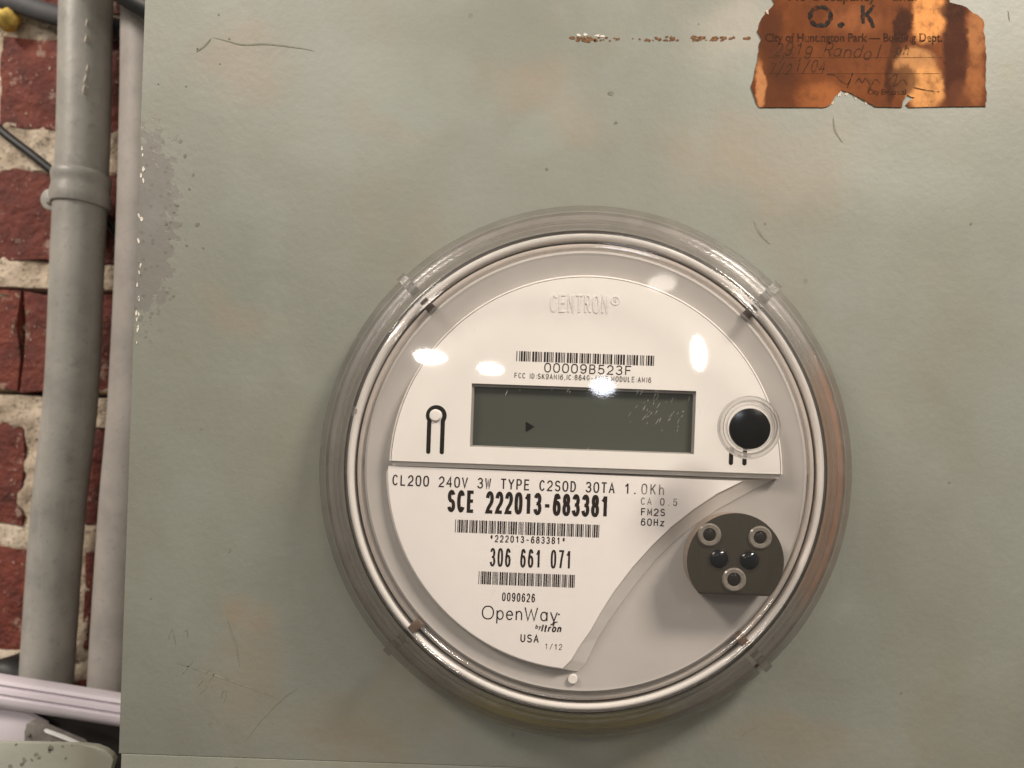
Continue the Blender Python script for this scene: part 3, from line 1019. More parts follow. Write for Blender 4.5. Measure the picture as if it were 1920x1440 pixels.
o['kind'] = 'stuff'
o = link_bm('bare_paint_edge', chip, mat_chip_glint, enc)
o['kind'] = 'stuff'

# ------------------------------------------------------------------ the sticker
stk = thing('inspection_sticker', 'torn browned paper inspection sticker with dark drip stains at the upper right', 'sticker', _s0)
edge = [(1437, -40), (1445, -5), (1452, 8), (1440, 20), (1430, 32), (1424, 45), (1420, 60), (1426, 75), (1423, 95), (1420, 115), (1415, 138), (1411, 155), (1408, 165), (1413, 180), (1419, 193), (1424, 202),
        (1470, 202), (1550, 202), (1557, 197), (1561, 188), (1570, 176), (1578, 169), (1590, 173), (1604, 180), (1622, 190), (1640, 201), (1690, 202), (1692, 190), (1700, 180), (1715, 185), (1703, 191), (1699, 198), (1704, 202),
        (1760, 201), (1848, 200), (1848, 150), (1846, 140), (1848, 125), (1847, 90), (1844, 60), (1843, 36), (1825, 25), (1812, 14), (1795, 9), (1780, 5), (1776, -40)]
pts = []
for i in range(len(edge)):
    a, b = edge[i], edge[(i + 1) % len(edge)]
    n = max(1, int(math.hypot(b[0] - a[0], b[1] - a[1]) / 6))
    straight = (abs(a[1] - b[1]) < 3 and a[1] > 195)
    for q in range(n):
        t = q / n
        j = 0.5 if straight else 1.6
        pts.append(XZ(a[0] + (b[0] - a[0]) * t + rnd.uniform(-j, j), a[1] + (b[1] - a[1]) * t + rnd.uniform(-j, j) * (0.3 if straight else 1)))
bm = bmesh.new()
add_slab(bm, pts, 0.00012, 0.00030)
link_bm('paper', bm, mat_sticker, stk)
# ragged pale fibre where the face has torn away
bm = bmesh.new()
for px, py, r in [(1438, 24, 5), (1560, 192, 5), (1574, 176, 6), (1588, 176, 5), (1604, 184, 5), (1624, 194, 4), (1620, 30, 2.5)]:
    x, z = XZ(px, py)
    flat_poly(bm, ragged(x, z, pxl(r * 0.6), 9, 1.8, rnd.uniform(0, 3)), 0.00009 if py > 170 else 0.00033)
o = link_bm('torn_fibres', bm, mat_torn, stk)
o['kind'] = 'stuff'
DS = 0.00036
rot = ROLL
bm = bmesh.new()
font_bm(bm, 'City of Huntington Park \u2014 Building Dept.', XZ(1434, 79), pxl(332), DS, bold=0.022, ysc=1.15, rot=rot)
link_bm('printed_line', bm, mat_stickink, stk)
bm = bmesh.new()
font_bm(bm, 'City Electrical', XZ(1626, 178), pxl(72), DS, bold=0.015, ysc=1.1, rot=rot)
link_bm('printed_line', bm, mat_stickink, stk)
bm = bmesh.new()
font_bm(bm, 'No Occupancy    until', XZ(1478, 2), pxl(240), DS, bold=0.02, ysc=1.1, rot=rot)
link_bm('printed_line', bm, mat_stickink, stk)
bm = bmesh.new()
ocx, ocz = XZ(1538, 32)
op = [(ocx + pxl(19 + rnd.uniform(-1.2, 1.2)) * math.cos(a), ocz + pxl(17.5 + rnd.uniform(-1.2, 1.2)) * math.sin(a)) for a in [2 * math.pi * i / 26 for i in range(26)]]
add_strip(bm, op, [pxl(rnd.uniform(6, 10.5)) for _ in op], DS, closed=True)
flat_poly(bm, ragged(*XZ(1576, 48), pxl(6.5), 11), DS)
add_strip(bm, [XZ(1617, 12), XZ(1617, 30), XZ(1618, 44)], [pxl(7), pxl(8), pxl(6)], DS)
add_strip(bm, [XZ(1638, 11), XZ(1630, 22), XZ(1621, 30)], [pxl(5), pxl(7), pxl(6)], DS + 1e-5)
add_strip(bm, [XZ(1624, 27), XZ(1632, 40), XZ(1637, 52)], [pxl(6), pxl(8), pxl(6)], DS + 2e-5)
link_bm('stamped_letters', bm, mat_stamp, stk)
hr = random.Random(5)
bm = bmesh.new()
add_text(bm, '2919', XZ(1450, 107), XZ(1520, 108), pxl(24), pxl(2), DS, 0.72, 0.25, jit=0.12, rnd=hr)
add_text(bm, 'Randol', XZ(1540, 109), XZ(1652, 110), pxl(25), pxl(2), DS, 0.86, 0.3, jit=0.12, rnd=hr)
add_text(bm, 'ph', XZ(1676, 104), XZ(1702, 106), pxl(22), pxl(2), DS, 0.8, 0.25, jit=0.1, rnd=hr)
add_text(bm, '7/21/04', XZ(1440, 140), XZ(1545, 136), pxl(22), pxl(1.8), DS, 0.72, 0.3, jit=0.15, rnd=hr)


def pen(pts, wpx):
    q = spline([(*XZ(px, py), 0) for px, py in pts], 6)
    add_strip(bm, [(p.x, p.y) for p in q], pxl(wpx), DS + 3e-5, taper=False)


pen([(1548, 140), (1565, 142), (1575, 152), (1590, 158), (1598, 138), (1588, 165)], 1.8)
pen([(1602, 158), (1610, 148), (1616, 156), (1622, 148), (1630, 158), (1628, 172), (1640, 150), (1650, 158)], 1.8)
pen([(1660, 160), (1672, 145), (1682, 140), (1676, 162), (1692, 150), (1700, 160)], 1.8)
pen([(1712, 165), (1735, 170), (1760, 173)], 1.8)
pen([(1470, 104), (1466, 112), (1462, 118)], 1.6)
link_bm('handwriting', bm, mat_pen, stk)
bm = bmesh.new()
for (ax, bx, py) in [(1440, 1765, 109), (1440, 1765, 139)]:
    add_strip(bm, [XZ(ax, py), XZ((ax + bx) / 2, py), XZ(bx, py)], pxl(0.9), DS - 3e-5)
link_bm('ruled_line', bm, mat_pen, stk)

# ------------------------------------------------------------------ the meter
met = thing('electricity_meter', 'round electricity meter with clear plastic cover, white face and small dark display', 'electricity meter', (0, 0, 0))

# socket ring that the skirt sits over
bm = bmesh.new()
add_lathe(bm, [(0.0808, 0.0003), (0.0874, 0.0003), (0.0874, 0.0035), (0.0850, 0.0050), (0.0808, 0.0048)], n=128)
link_bm('socket_ring', bm, mat_ring, met, smooth=40)
bm = bmesh.new()  # ring added to draw the dark contact line under the skirt
add_lathe(bm, [(0.0876, 0.0002), (0.0894, 0.0002), (0.0894, 0.0008), (0.0876, 0.0010)], n=160)
link_bm('edge_shade_ring', bm, mat_edge, met, smooth=40)
# inner body: grey-white tub
DB = 0.0136
bm = bmesh.new()
add_lathe(bm, [(0.0, 0.0006), (0.0724, 0.0006), (0.0724, DB - 0.0008), (0.0720, DB), (0.0713, DB + 0.0004), (0.0704, DB), (0.0, DB)], n=144, closed=False)
inner = link_bm('inner_body', bm, mat_bezel, met, smooth=40)
bm = bmesh.new()  # black ring added for the dark refracted gaps round the tub
add_lathe(bm, [(0.0726, 0.0052), (0.0806, 0.0052), (0.0806, 0.0085), (0.0800, 0.0090), (0.0730, 0.0090), (0.0726, 0.0085)], n=144)
link_bm('dark_gap_ring', bm, mat_gap_ring, met, smooth=40)
bm = bmesh.new()
add_lathe(bm, [(0.0730, 0.0091), (0.0752, 0.0091), (0.0752, 0.0112), (0.0748, 0.0118), (0.0740, 0.0120), (0.0734, 0.0118), (0.0730, 0.0112)], n=144)
link_bm('inner_seal_ring', bm, mat_taupe, met, smooth=50)
bm = bmesh.new()
add_lathe(bm, [(0.0764, 0.0091), (0.0785, 0.0091), (0.0786, 0.0112), (0.0782, 0.0119), (0.0775, 0.0122), (0.0767, 0.0119), (0.0764, 0.0112)], n=144)
link_bm('outer_seal_ring', bm, mat_face, met, smooth=50)

# upper faceplate
DF = 0.0178
DN = 0.0162
RF = 365 * (D - DF) / FPX
zl, zr = XZ(735, 868, DF), XZ(1455, 885, DF)
zb = (zl[1] + zr[1]) / 2
aL, aR = math.degrees(math.atan2(zb, zl[0])), math.degrees(math.atan2(zb, zr[0]))
out = circle(0, 0, RF, 72, aR, aL)
lcd = [P(884, 719, DF), P(1306, 733, DF), P(1301, 851, DF), P(881, 838, DF)]
# LCD opening as an axis-aligned rectangle in the meter's frame
lx0, lx1 = (lcd[0].x + lcd[3].x) / 2, (lcd[1].x + lcd[2].x) / 2
lz1, lz0 = (lcd[0].z + lcd[1].z) / 2, (lcd[2].z + lcd[3].z) / 2


def slab_with_hole(bm, outer, hole, d0, d1):
    """Front face with a rectangular opening, walls and back."""
    ov = [bm.verts.new((x, -d1, z)) for x, z in outer]
    hv = [bm.verts.new((x, -d1, z)) for x, z in hole]
    es = [bm.edges.new((ov[i], ov[(i + 1) % len(ov)])) for i in range(len(ov))]
    es += [bm.edges.new((hv[i], hv[(i + 1) % len(hv)])) for i in range(len(hv))]
    bmesh.ops.triangle_fill(bm, use_beauty=True, use_dissolve=False, edges=es)
    for loop in (ov, hv):
        back = [bm.verts.new((v.co.x, -d0, v.co.z)) for v in loop]
        for i in range(len(loop)):
            j = (i + 1) % len(loop)
            bm.faces.new((loop[i], loop[j], back[j], back[i]))


bm = bmesh.new()
slab_with_hole(bm, out, [(lx0, lz0), (lx1, lz0), (lx1, lz1), (lx0, lz1)], DB + 0.0003, DF)
face = link_bm('faceplate', bm, mat_face, met, smooth=30)
# a soft rounded lip round the faceplate's arc
bm = bmesh.new()
add_lathe(bm, [(RF + 0.0003, DF - 0.0045), (RF + 0.0012, DF - 0.0042), (RF + 0.0010, DF - 0.0012), (RF + 0.0004, DF - 0.0002), (RF + 0.0003, DF - 0.0002)], n=96, a0=aR, a1=aL)
link_bm('faceplate_lip', bm, mat_face, met, smooth=40)
# raised maker's name
bm = bmesh.new()
add_text(bm, 'CENTRON', XZ(1031, 585, DF), XZ(1140, 588, DF), pxl(34, DF), pxl(3.2, DF), DF + 0.00004, 0.82)
rc = XZ(1154, 564, DF)
add_strip(bm, circle(*rc, pxl(7.5, DF), 20), pxl(1.6, DF), DF + 0.00004, closed=True)
add_text(bm, 'R', XZ(1151, 568, DF), XZ(1157, 568, DF), pxl(8, DF), pxl(1.4, DF), DF + 0.00004, 1.0)
r = bmesh.ops.extrude_face_region(bm, geom=bm.faces[:])
bmesh.ops.translate(bm, verts=[v for v in r['geom'] if isinstance(v, bmesh.types.BMVert)], vec=(0, -0.00013, 0))
link_bm('raised_lettering', bm, mat_face, face)
DI = DF + 0.00006
bm = bmesh.new()
add_barcode(bm, '*00009B523F*', XZ(968, 677, DI), XZ(1226, 686, DI), pxl(19, DI), DI)
link_bm('barcode', bm, mat_ink, face)
bm = bmesh.new()
add_text(bm, '00009B523F', XZ(1020, 698, DI), XZ(1184, 704, DI), pxl(18, DI), pxl(2.0, DI), DI, 0.78)
link_bm('printed_line', bm, mat_ink, face)
bm = bmesh.new()
sline = 'FCC ID:SK9AMI6,IC:864G-AMI6,MODULE:AMI6'
adv = [{':': .55, ',': .55, 'I': .5, ' ': .8, 'M': 1.1}.get(c_, 1.0) for c_ in sline]
add_text(bm, sline, XZ(964, 709, DI), XZ(1221, 718, DI), pxl(10.5, DI), pxl(1.5, DI), DI, 0.8, advances=adv)
link_bm('printed_line', bm, mat_ink2, face)
# faint edge of the clear label over the face
# omega-shaped slots
for ox, oy, ring in [(818, 779, True), (1385.5, 800, True)]:
    bm = bmesh.new()
    c0 = XZ(ox, oy, DI)
    sgn = pxl(1, DI)
    lw = 8 * sgn
    hw = 12.7 * sgn
    pl = [(c0[0] - hw, c0[1] - 68 * sgn), (c0[0] - hw, c0[1] - 40 * sgn), (c0[0] - hw, c0[1] - 14 * sgn)]
    pl += [(c0[0] + 15.5 * sgn * math.cos(rad(a)), c0[1] + 15.5 * sgn * math.sin(rad(a))) for a in range(218, -39, -12)]
    pl += [(c0[0] + hw, c0[1] - 14 * sgn), (c0[0] + hw, c0[1] - 40 * sgn), (c0[0] + hw, c0[1] - 69 * sgn)]
    if ox < 1000:
        add_strip(bm, pl, lw, DI)
    else:
        add_strip(bm, pl[:2], lw, DI)
        add_strip(bm, pl[-2:], lw, DI)
    for sx in (-1, 1):
        e = (c0[0] + sx * hw, c0[1] - 68.5 * sgn)
        flat_poly(bm, circle(e[0], e[1], lw * 0.5, 14), DI - 1e-5)
    link_bm('slot', bm, mat_slot, face)
bm = bmesh.new()
cb = XZ(817, 779, DF)
add_lathe(bm, [(0, DF), (pxl(11.5, DF), DF), (pxl(11.5, DF), DF + 0.0004), (pxl(9.5, DF), DF + 0.0008), (0, DF + 0.0009)], cb, 24, closed=False)
link_bm('latch_dot', bm, mat_face, face, smooth=40)
# ledge under the faceplate
bm = bmesh.new()
za, zc = zb + 0.0006, zb - pxl(9, DF)
xa = -math.sqrt(RF ** 2 - zb ** 2) + 0.0001
xb = -xa
add_prism(bm, [(xa, zc), (xb, zc), (xb, za), (xa, za)], DB + 0.0003, DN + 0.0005, 0.0003, 2)
link_bm('ledge', bm, mat_face, met, smooth=40)
# LCD
disp = bmesh.new()
add_prism(disp, [(lx0 + .00005, lz0 + .00005), (lx1 - .00005, lz0 + .00005), (lx1 - .00005, lz1 - .00005), (lx0 + .00005, lz1 - .00005)], DB + 0.001, DF - 0.0022)
disp_o = link_bm('display', disp, mat_lcd, met)
bm = bmesh.new()
fw = pxl(5, DF)
for (ax, az, bx, bz) in [(lx0, lz1 - fw, lx1, lz1), (lx0, lz0, lx1, lz0 + fw * .6), (lx0, lz0 + fw * .6, lx0 + fw * .8, lz1 - fw), (lx1 - fw * .9, lz0 + fw * .6, lx1, lz1 - fw)]:
    add_prism(bm, [(ax + 4e-5, az + 4e-5), (bx - 4e-5, az + 4e-5), (bx - 4e-5, bz - 4e-5), (ax + 4e-5, bz - 4e-5)], DF - 0.00215, DF - 0.0010)
link_bm('display_frame', bm, mat_lcdframe, disp_o)
bm = bmesh.new()
flat_poly(bm, [XZ(986, 790.5, DF - .002), XZ(986, 809.5, DF - .002), XZ(1002, 800, DF - .002)], DF - 0.0020)
link_bm('arrow_mark', bm, mat_lcdseg, disp_o)

# lower nameplate: a raised plate with a sloped right-hand wall, and the paper on it
RN = 370 * (D - DN) / FPX
curve_px = [(1392, 902), (1345, 925), (1300, 955), (1258, 988), (1222, 1023), (1185, 1064), (1150, 1110), (1126, 1148), (1107, 1182), (1087, 1210), (1070, 1238)]
edge_px = [(1455, 896), (1405, 922), (1345, 955), (1300, 985), (1262, 1016), (1228, 1050), (1195, 1090), (1165, 1130), (1140, 1165), (1120, 1197), (1098, 1243)]


def plate_outline(cpx, d, top_py, R, rtop):
    cur = [XZ(px, py, d) for px, py in cpx]
    tl = XZ(725, top_py, d)
    z = tl[1]
    a1 = math.degrees(math.atan2(z, -math.sqrt(max(R * R - z * z, 0))))
    a2 = math.degrees(math.atan2(cur[-1][1], cur[-1][0]))
    a1, a2 = a1 % 360, a2 % 360
    arcp = circle(0, 0, R, 40, a1, a2)
    return arcp[:-1] + list(reversed(cur))


low = plate_outline(edge_px, DB, 886, 374 * (D - DB) / FPX, 0)
top = plate_outline(curve_px, DN, 880, RN + 0.0003, 0)
bm = bmesh.new()
va = [bm.verts.new((x, -(DB + 0.0002), z)) for x, z in low]
vb = [bm.verts.new((x, -(DN - 0.0006), z)) for x, z in [((a[0] * .12 + b[0] * .88), (a[1] * .12 + b[1] * .88)) for a, b in zip(low, top)]]
vc = [bm.verts.new((x, -DN, z)) for x, z in top]
n = len(va)
for A, B in ((va, vb), (vb, vc)):
    for i in range(n):
        bm.faces.new((A[i], A[(i + 1) % n], B[(i + 1) % n], B[i]))
tess_face(bm, vc)
tess_face(bm, va)
link_bm('nameplate_backing', bm, mat_backing, met)
DL = DN + 0.00018
sheet = plate_outline(curve_px, DL, 873, RN, 0)
bm = bmesh.new()
add_slab(bm, sheet, DN + 0.00004, DL)
npl = link_bm('nameplate', bm, mat_sheet, met)
DT = DL + 0.00006


def line(s, a, b, cap, st, mat=mat_ink, fill=0.68, **kw):
    bm = bmesh.new()
    add_text(bm, s, XZ(*a, DT), XZ(*b, DT), pxl(cap, DT), pxl(st, DT), DT, fill, **kw)
    return link_bm('printed_line', bm, mat, npl)


def code(s, a, b, h):
    bm = bmesh.new()
    add_barcode(bm, s, XZ(*a, DT), XZ(*b, DT), pxl(h, DT), DT)
    return link_bm('barcode', bm, mat_ink, npl)


line('CL200 240V 3W TYPE C2SOD 30TA 1.', (735, 910), (1196, 927), 20.5, 2.5, fill=0.78)
line('0Kh', (1202, 927), (1246, 928.5), 20.5, 2.3, mat_ink2, 0.72)
line('SCE 222013-683381', (838, 960), (1141, 970.5), 42, 6.4, fill=0.86)
code('*222013-683381*', (853, 998), (1123, 1008), 24)
line('*222013-683381*', (918, 1016), (1060, 1021), 13.5, 1.9, fill=0.70)
line('306 661 071', (918, 1062), (1071, 1067), 35, 3.6, fill=0.74)
code('*306661071*', (897, 1095), (1077, 1102), 24)
line('0090626', (941, 1127), (1003, 1129.5), 16.5, 2.0, fill=0.74)
line('CA 0.5', (1201, 946.5), (1270, 949), 14, 1.8, mat_ink2, 0.72)
line('FM2S', (1201, 966.5), (1247, 968), 14, 1.9, mat_ink, 0.78)
line('60Hz', (1201, 985.5), (1246, 987), 14, 1.9, mat_ink, 0.78)
line('OpenWay', (903, 1161), (1046, 1166), 26, 2.2, fill=0.86, advances=[1.3, .88, .88, .85, 1.45, .88, .9])
line('by', (1003, 1179), (1014, 1179.5), 8.5, 1.2, fill=0.9, shear=0.2)
line('Itron', (1013, 1184.5), (1052, 1186), 14.5, 2.7, fill=0.92, shear=0.22, advances=[.5, .75, .8, 1.0, 1.0])
line('USA', (975, 1204), (1010, 1205.5), 15.5, 2.2, fill=0.80)
line('1/12', (1021, 1217.5), (1054, 1219), 11.5, 1.4, mat_ink2, 0.72)

bm = bmesh.new()
flat_poly(bm, circle(*XZ(1048, 1152, DT), pxl(1.8, DT), 10), DT)
add_strip(bm, [XZ(1040, 1166, DT), XZ(1037, 1174, DT)], pxl(2.4, DT), DT + 4e-5)
add_strip(bm, [XZ(1040, 1167, DT), XZ(1045, 1166, DT)], pxl(1.8, DT), DT + 5e-5)
link_bm('logo_mark', bm, mat_ink, npl)
# smear on the paper's left edge
# gate mark on the tub
bm = bmesh.new()
add_lathe(bm, [(0, DB), (pxl(9, DB), DB), (pxl(9, DB), DB + 0.0009), (pxl(8, DB), DB + 0.0011), (0, DB + 0.0011)], XZ(1074, 1272, DB), 20, closed=False)
link_bm('gate_mark', bm, mat_face, met, smooth=40)

# optical port
DP = 0.0240
pc = XZ(1379, 1053, DP)
pr_ = pxl(91, DP)
chz = XZ(1379, 1116, DP)[1]
a0 = math.degrees(math.asin((chz - pc[1]) / pr_))


def port_outline(r):
    a = math.degrees(math.asin(max(-1, (chz - pc[1]) / r)))
    return circle(pc[0], pc[1], r, 56, a, 180 - a)


bm = bmesh.new()
add_prism(bm, port_outline(pr_ * 0.992), DB + 0.0002, DP - 0.0005, 0.0)
port = link_bm('optical_port', bm, mat_portside, met, smooth=40)
bm = bmesh.new()
add_prism(bm, port_outline(pr_), DP - 0.00045, DP, 0.00025, 2)
plate = link_bm('port_plate', bm, mat_port, port, smooth=40)
mat_pring = plain('port_ring_plastic', (0.21, 0.19, 0.165), 0.15, var=0.2, scale=800)
mat_plens2 = plain('port_hole_dark', (0.02, 0.017, 0.014), 0.22, var=0.2)
mat_plens = plain('port_lens', (0.006, 0.008, 0.010), 0.06, var=0.2)
for px, py, r0, r1, hexa in [(1330, 1003, 20, 10.5, 0), (1425, 1008, 20, 10.5, 0), (1376, 1087, 19.5, 11, 1)]:
    c0 = XZ(px, py, DP)
    bm = bmesh.new()
    n = 6 if hexa else 28
    f = 1.06 if hexa else 1
    add_lathe(bm, [(pxl(r1), DP + 1e-5), (pxl(r0) * f, DP + 1e-5), (pxl(r0) * f, DP + 0.0003), (pxl(r0 - 2.5) * f, DP + 0.0007), (pxl(r1 + 1.5), DP + 0.0006), (pxl(r1), DP + 0.0001)], c0, n if not hexa else 24)
    link_bm('port_ring', bm, mat_pring, port, smooth=30)
    bm = bmesh.new()
    add_lathe(bm, [(0, DP + 0.00035), (pxl(r1) * .6, DP + 0.0003), (pxl(r1) - 1e-5, DP + 0.00004)], c0, 24, closed=False)
    link_bm('port_screw', bm, mat_plens2, port, smooth=50)
for px, py in [(1348, 1048), (1405, 1051)]:
    c0 = XZ(px, py, DP)
    bm = bmesh.new()
    add_lathe(bm, [(0, DP + 0.0009), (pxl(8), DP + 0.0008), (pxl(13), DP + 0.0005), (pxl(15.5), DP + 0.00002)], c0, 28, closed=False)
    link_bm('lens', bm, mat_plens, port, smooth=60)
    bm = bmesh.new()
    add_lathe(bm, [(pxl(15.7), DP + 1e-5), (pxl(18.5), DP + 1e-5), (pxl(18), DP + 0.0004), (pxl(16.2), DP + 0.0004)], c0, 28)
    link_bm('lens_ring', bm, mat_clearknob, port, smooth=40)

# clear cover: window, rim, skirt
RW = 0.0678
RS, DC = 0.30, 0.0378


def dome(r, t=0.0):
    return DC - RS + math.sqrt(RS * RS - r * r) - t


rs = [RW * i / 14 for i in range(15)]
bm = bmesh.new()
add_lathe(bm, [(r_, dome(r_)) for r_ in rs] + [(r_, dome(r_, 0.002)) for r_ in reversed(rs)], n=128, closed=False)
link_bm('cover_window', bm, mat_window, met, smooth=35)
bm = bmesh.new()
rim_prof = [(0.06792, 0.0300), (0.0684, 0.0306), (0.0692, 0.0308), (0.0706, 0.0308), (0.0709, 0.0306), (0.0711, 0.0300), (0.0714, 0.0298), (0.0717, 0.0300), (0.0719, 0.0306), (0.0722, 0.0308), (0.0732, 0.0307), (0.0738, 0.0304), (0.0742, 0.0297), (0.0776, 0.0225), (0.0812, 0.0153),
            (0.0802, 0.0153), (0.0766, 0.0225), (0.0734, 0.0286), (0.0730, 0.0288), (0.06792, 0.0284)]
add_lathe(bm, rim_prof, n=192)
link_bm('cover_rim', bm, mat_rim, met, smooth=45)
skirt_prof = [(0.0814, 0.0160), (0.0817, 0.0155), (0.0828, 0.0150), (0.0852, 0.0136), (0.0872, 0.0115), (0.0886, 0.0090), (0.0893, 0.0065), (0.0896, 0.0010),
              (0.0877, 0.0010), (0.0874, 0.0062), (0.0868, 0.0080), (0.0858, 0.0097), (0.0842, 0.0114), (0.0828, 0.0126), (0.0814, 0.0130)]
bm = bmesh.new()
g0, g1 = -49.1 + 2.0, -46.2 + 2.0
add_lathe(bm, skirt_prof, n=210, a0=g1, a1=360 + g0)
skirt = link_bm('cover_skirt', bm, mat_skirt, met, smooth=45)
# four radial ribs, and dark inserts added for the shade in the gaps inside
for (p_out, p_in) in [((765, 533), (815, 577)), ((1452, 540), (1392, 600)), ((726, 1222), (795, 1156)), ((1438, 1250), (1372, 1182))]:
    A, B = Vector(XZ(*p_out, 0.010)), Vector(XZ(*p_in, 0.028))
    t = A.normalized()
    nrm = Vector((-t.y, t.x))
    hwid = 0.0015
    prof = [(0.0764, 0.0256), (0.0795, 0.0222), (0.0865, 0.0155), (0.0886, 0.0122), (0.0892, 0.0096), (0.08945, 0.0076), (0.08935, 0.0070), (0.0888, 0.0092), (0.0873, 0.0118), (0.0853, 0.0139), (0.0829, 0.0153), (0.0819, 0.0158), (0.0810, 0.0164)]
    bm = bmesh.new()
    S = []
    for sg in (-1, 1):
        S.append([bm.verts.new((t.x * r_ + nrm.x * hwid * sg, -d_, t.y * r_ + nrm.y * hwid * sg)) for r_, d_ in prof])
    m_ = len(prof)
    for i in range(m_):
        bm.faces.new((S[0][i], S[0][(i + 1) % m_], S[1][(i + 1) % m_], S[1][i]))
    bm.faces.new(S[0])
    bm.faces.new(list(reversed(S[1])))
    link_bm('rib', bm, mat_rib, skirt, smooth=30)
    bm = bmesh.new()
    q = [t * 0.0722 + nrm * 0.0016, t * 0.0722 - nrm * 0.0016, t * 0.0768 - nrm * 0.0014, t * 0.0768 + nrm * 0.0014]
    add_prism(bm, [(p.x, p.y) for p in q], 0.0102, 0.0152, 0.0003, 2)
    link_bm('shade_insert', bm, mat_dark if p_out[1] < 900 else mat_gap_brown, met, smooth=40)
bm = bmesh.new()
add_lathe(bm, [(0, 0.0153), (pxl(9), 0.0153), (pxl(9), 0.0158), (0, 0.0162)], XZ(660, 770, 0.0155), 20, closed=False)
link_bm('moulding_dot', bm, mat_rib, skirt, smooth=40)

# fine scuffs on the window
bm = bmesh.new()
for i in range(70):
    if i < 46:
        px, py = rnd.gauss(1250, 34), rnd.gauss(764, 28)
    elif i < 56:
        px, py = rnd.uniform(900, 1290), rnd.uniform(722, 735)
    else:
        px, py = rnd.uniform(820, 1380), rnd.uniform(560, 1150)
    a = rad(rnd.gauss(118, 14))
    L = rnd.uniform(1.5, 12)
    p, q = XZ(px, py, 0.037), XZ(px + L * math.cos(a), py + L * math.sin(a), 0.037)
    add_strip(bm, [p, ((p[0] + q[0]) / 2 + 1e-5, (p[1] + q[1]) / 2), q], pxl(rnd.uniform(0.3, 0.8), 0.037), dome(math.hypot(*p)) + 0.00005 + i * 1e-7, taper=True)
o = link_bm('scuffs', bm, mat_scuff, met)
o['kind'] = 'stuff'
# reset knob on the window
kc = XZ(1407, 801, 0.036)
dk = dome(math.hypot(*kc))
bm = bmesh.new()
kr = pxl(60, 0.036)
add_lathe(bm, [(kr * .80, dk - 0.0005), (kr * .98, dk - 0.0005), (kr, dk + 0.0004), (kr * .99, dk + 0.0018), (kr * .94, dk + 0.0026), (kr * .86, dk + 0.0026), (kr * .82, dk + 0.0018), (kr * .80, dk + 0.0008)], kc, 64)
knob = link_bm('reset_knob', bm, mat_clearknob, met, smooth=45)
bm = bmesh.new()
add_lathe(bm, [(kr * .70, dk - 0.0003), (kr * .745, dk - 0.0003), (kr * .745, dk + 0.0014), (kr * .70, dk + 0.0014)], kc, 56)
link_bm('knob_collar', bm, mat_clearknob, knob, smooth=40)
bm = bmesh.new()
br = pxl(38.5, 0.036)
add_lathe(bm, [(0, dk + 0.0006), (br, dk + 0.0006), (br, dk + 0.0020), (br * .97, dk + 0.0023), (br * .75, dk + 0.0025), (br * .5, dk + 0.0026), (br * .25, dk + 0.00268), (0, dk + 0.0027)], XZ(1410, 803, 0.038), 48, closed=False)
link_bm('knob_cap', bm, mat_black, knob, smooth=35)

# ------------------------------------------------------------------ conduits
DPi = -0.108


def conduit(name, label, centres, rpx, mat):
    pts = [P(px, py, DPi) for px, py in centres]
    o = thing(name, label, 'conduit', pts[len(pts) // 2], 'grey electrical conduits on the brick wall')
    sp = spline([tuple(p) for p in pts], 8)
    bm = bmesh.new()
    add_tube(bm, sp, pxl(rpx, DPi), 40)
    link_bm('pipe', bm, mat, o, smooth=60)
    return o


c1 = conduit('conduit', 'grey painted conduit pipe with a clamp, standing clear of the box at the left', [(170, -300), (167, -120), (162, 0), (157, 240), (146, 480), (134, 740), (110, 960), (92, 1210), (84, 1335)], 43, mat_conduit)
c2 = conduit('conduit', 'pinkish grey conduit pipe half hidden behind the left edge of the meter box', [(279, -300), (276, 30), (274, 200), (266, 480), (252, 760), (235, 960), (216, 1250), (212, 1345)], 43, mat_conduit2)

# clamp on the first conduit
cc = P(152, 357, DPi)
ax = (P(146, 480, DPi) - P(157, 240, DPi)).normalized()
rp = pxl(43, DPi)
bm = bmesh.new()
prof = [(-0.0083, 1.02), (-0.0078, 1.09), (-0.0055, 1.13), (-0.0035, 1.11), (-0.0022, 1.08), (0.0, 1.09), (0.0025, 1.14), (0.0060, 1.14), (0.0080, 1.10), (0.0083, 1.02)]
sx = ax.cross(Vector((0, -1, 0))).normalized()
sy = sx.cross(ax).normalized()
rings = []
for s_, f_ in prof:
    rings.append([bm.verts.new(cc + ax * s_ + (sx * math.cos(a) + sy * math.sin(a)) * rp * f_) for a in [2 * math.pi * q / 40 for q in range(40)]])
for a, b in zip(rings, rings[1:]):
    for q in range(40):
        bm.faces.new((a[q], a[(q + 1) % 40], b[(q + 1) % 40], b[q]))
clamp = link_bm('clamp', bm, mat_conduit, c1, smooth=50)
# its ear and bolt
ec = XZ(97, 374, -0.113)
bm = bmesh.new()
add_prism(bm, circle(ec[0], ec[1], pxl(21, -0.113), 14, 60, 300) + [(ec[0] + 0.007, ec[1] - 0.005), (ec[0] + 0.007, ec[1] + 0.005)], -0.127, -0.1125, 0.0005, 2)
link_bm('clamp_ear', bm, mat_conduit, clamp, smooth=40)
bm = bmesh.new()
add_lathe(bm, [(0, -0.1100), (0.0024, -0.1103), (0.0033, -0.1125)], XZ(93, 372, -0.111), 6, closed=False)
link_bm('bolt_head', bm, mat_conduit, clamp)
bm = bmesh.new()  # pale slivers standing for glints down the pipe
for px, py in [(160, 40), (158, 70), (161, 125), (157, 145), (154, 165)]:
    p = P(px, py, DPi + 0.0116)
    add_prism(bm, ragged(p.x, p.z, pxl(8, DPi), 9, 0.15, -0.2), DPi + 0.0090, DPi + 0.01085)
o = link_bm('glint_streaks', bm, mat_chip_glint, c1)
o['kind'] = 'stuff'
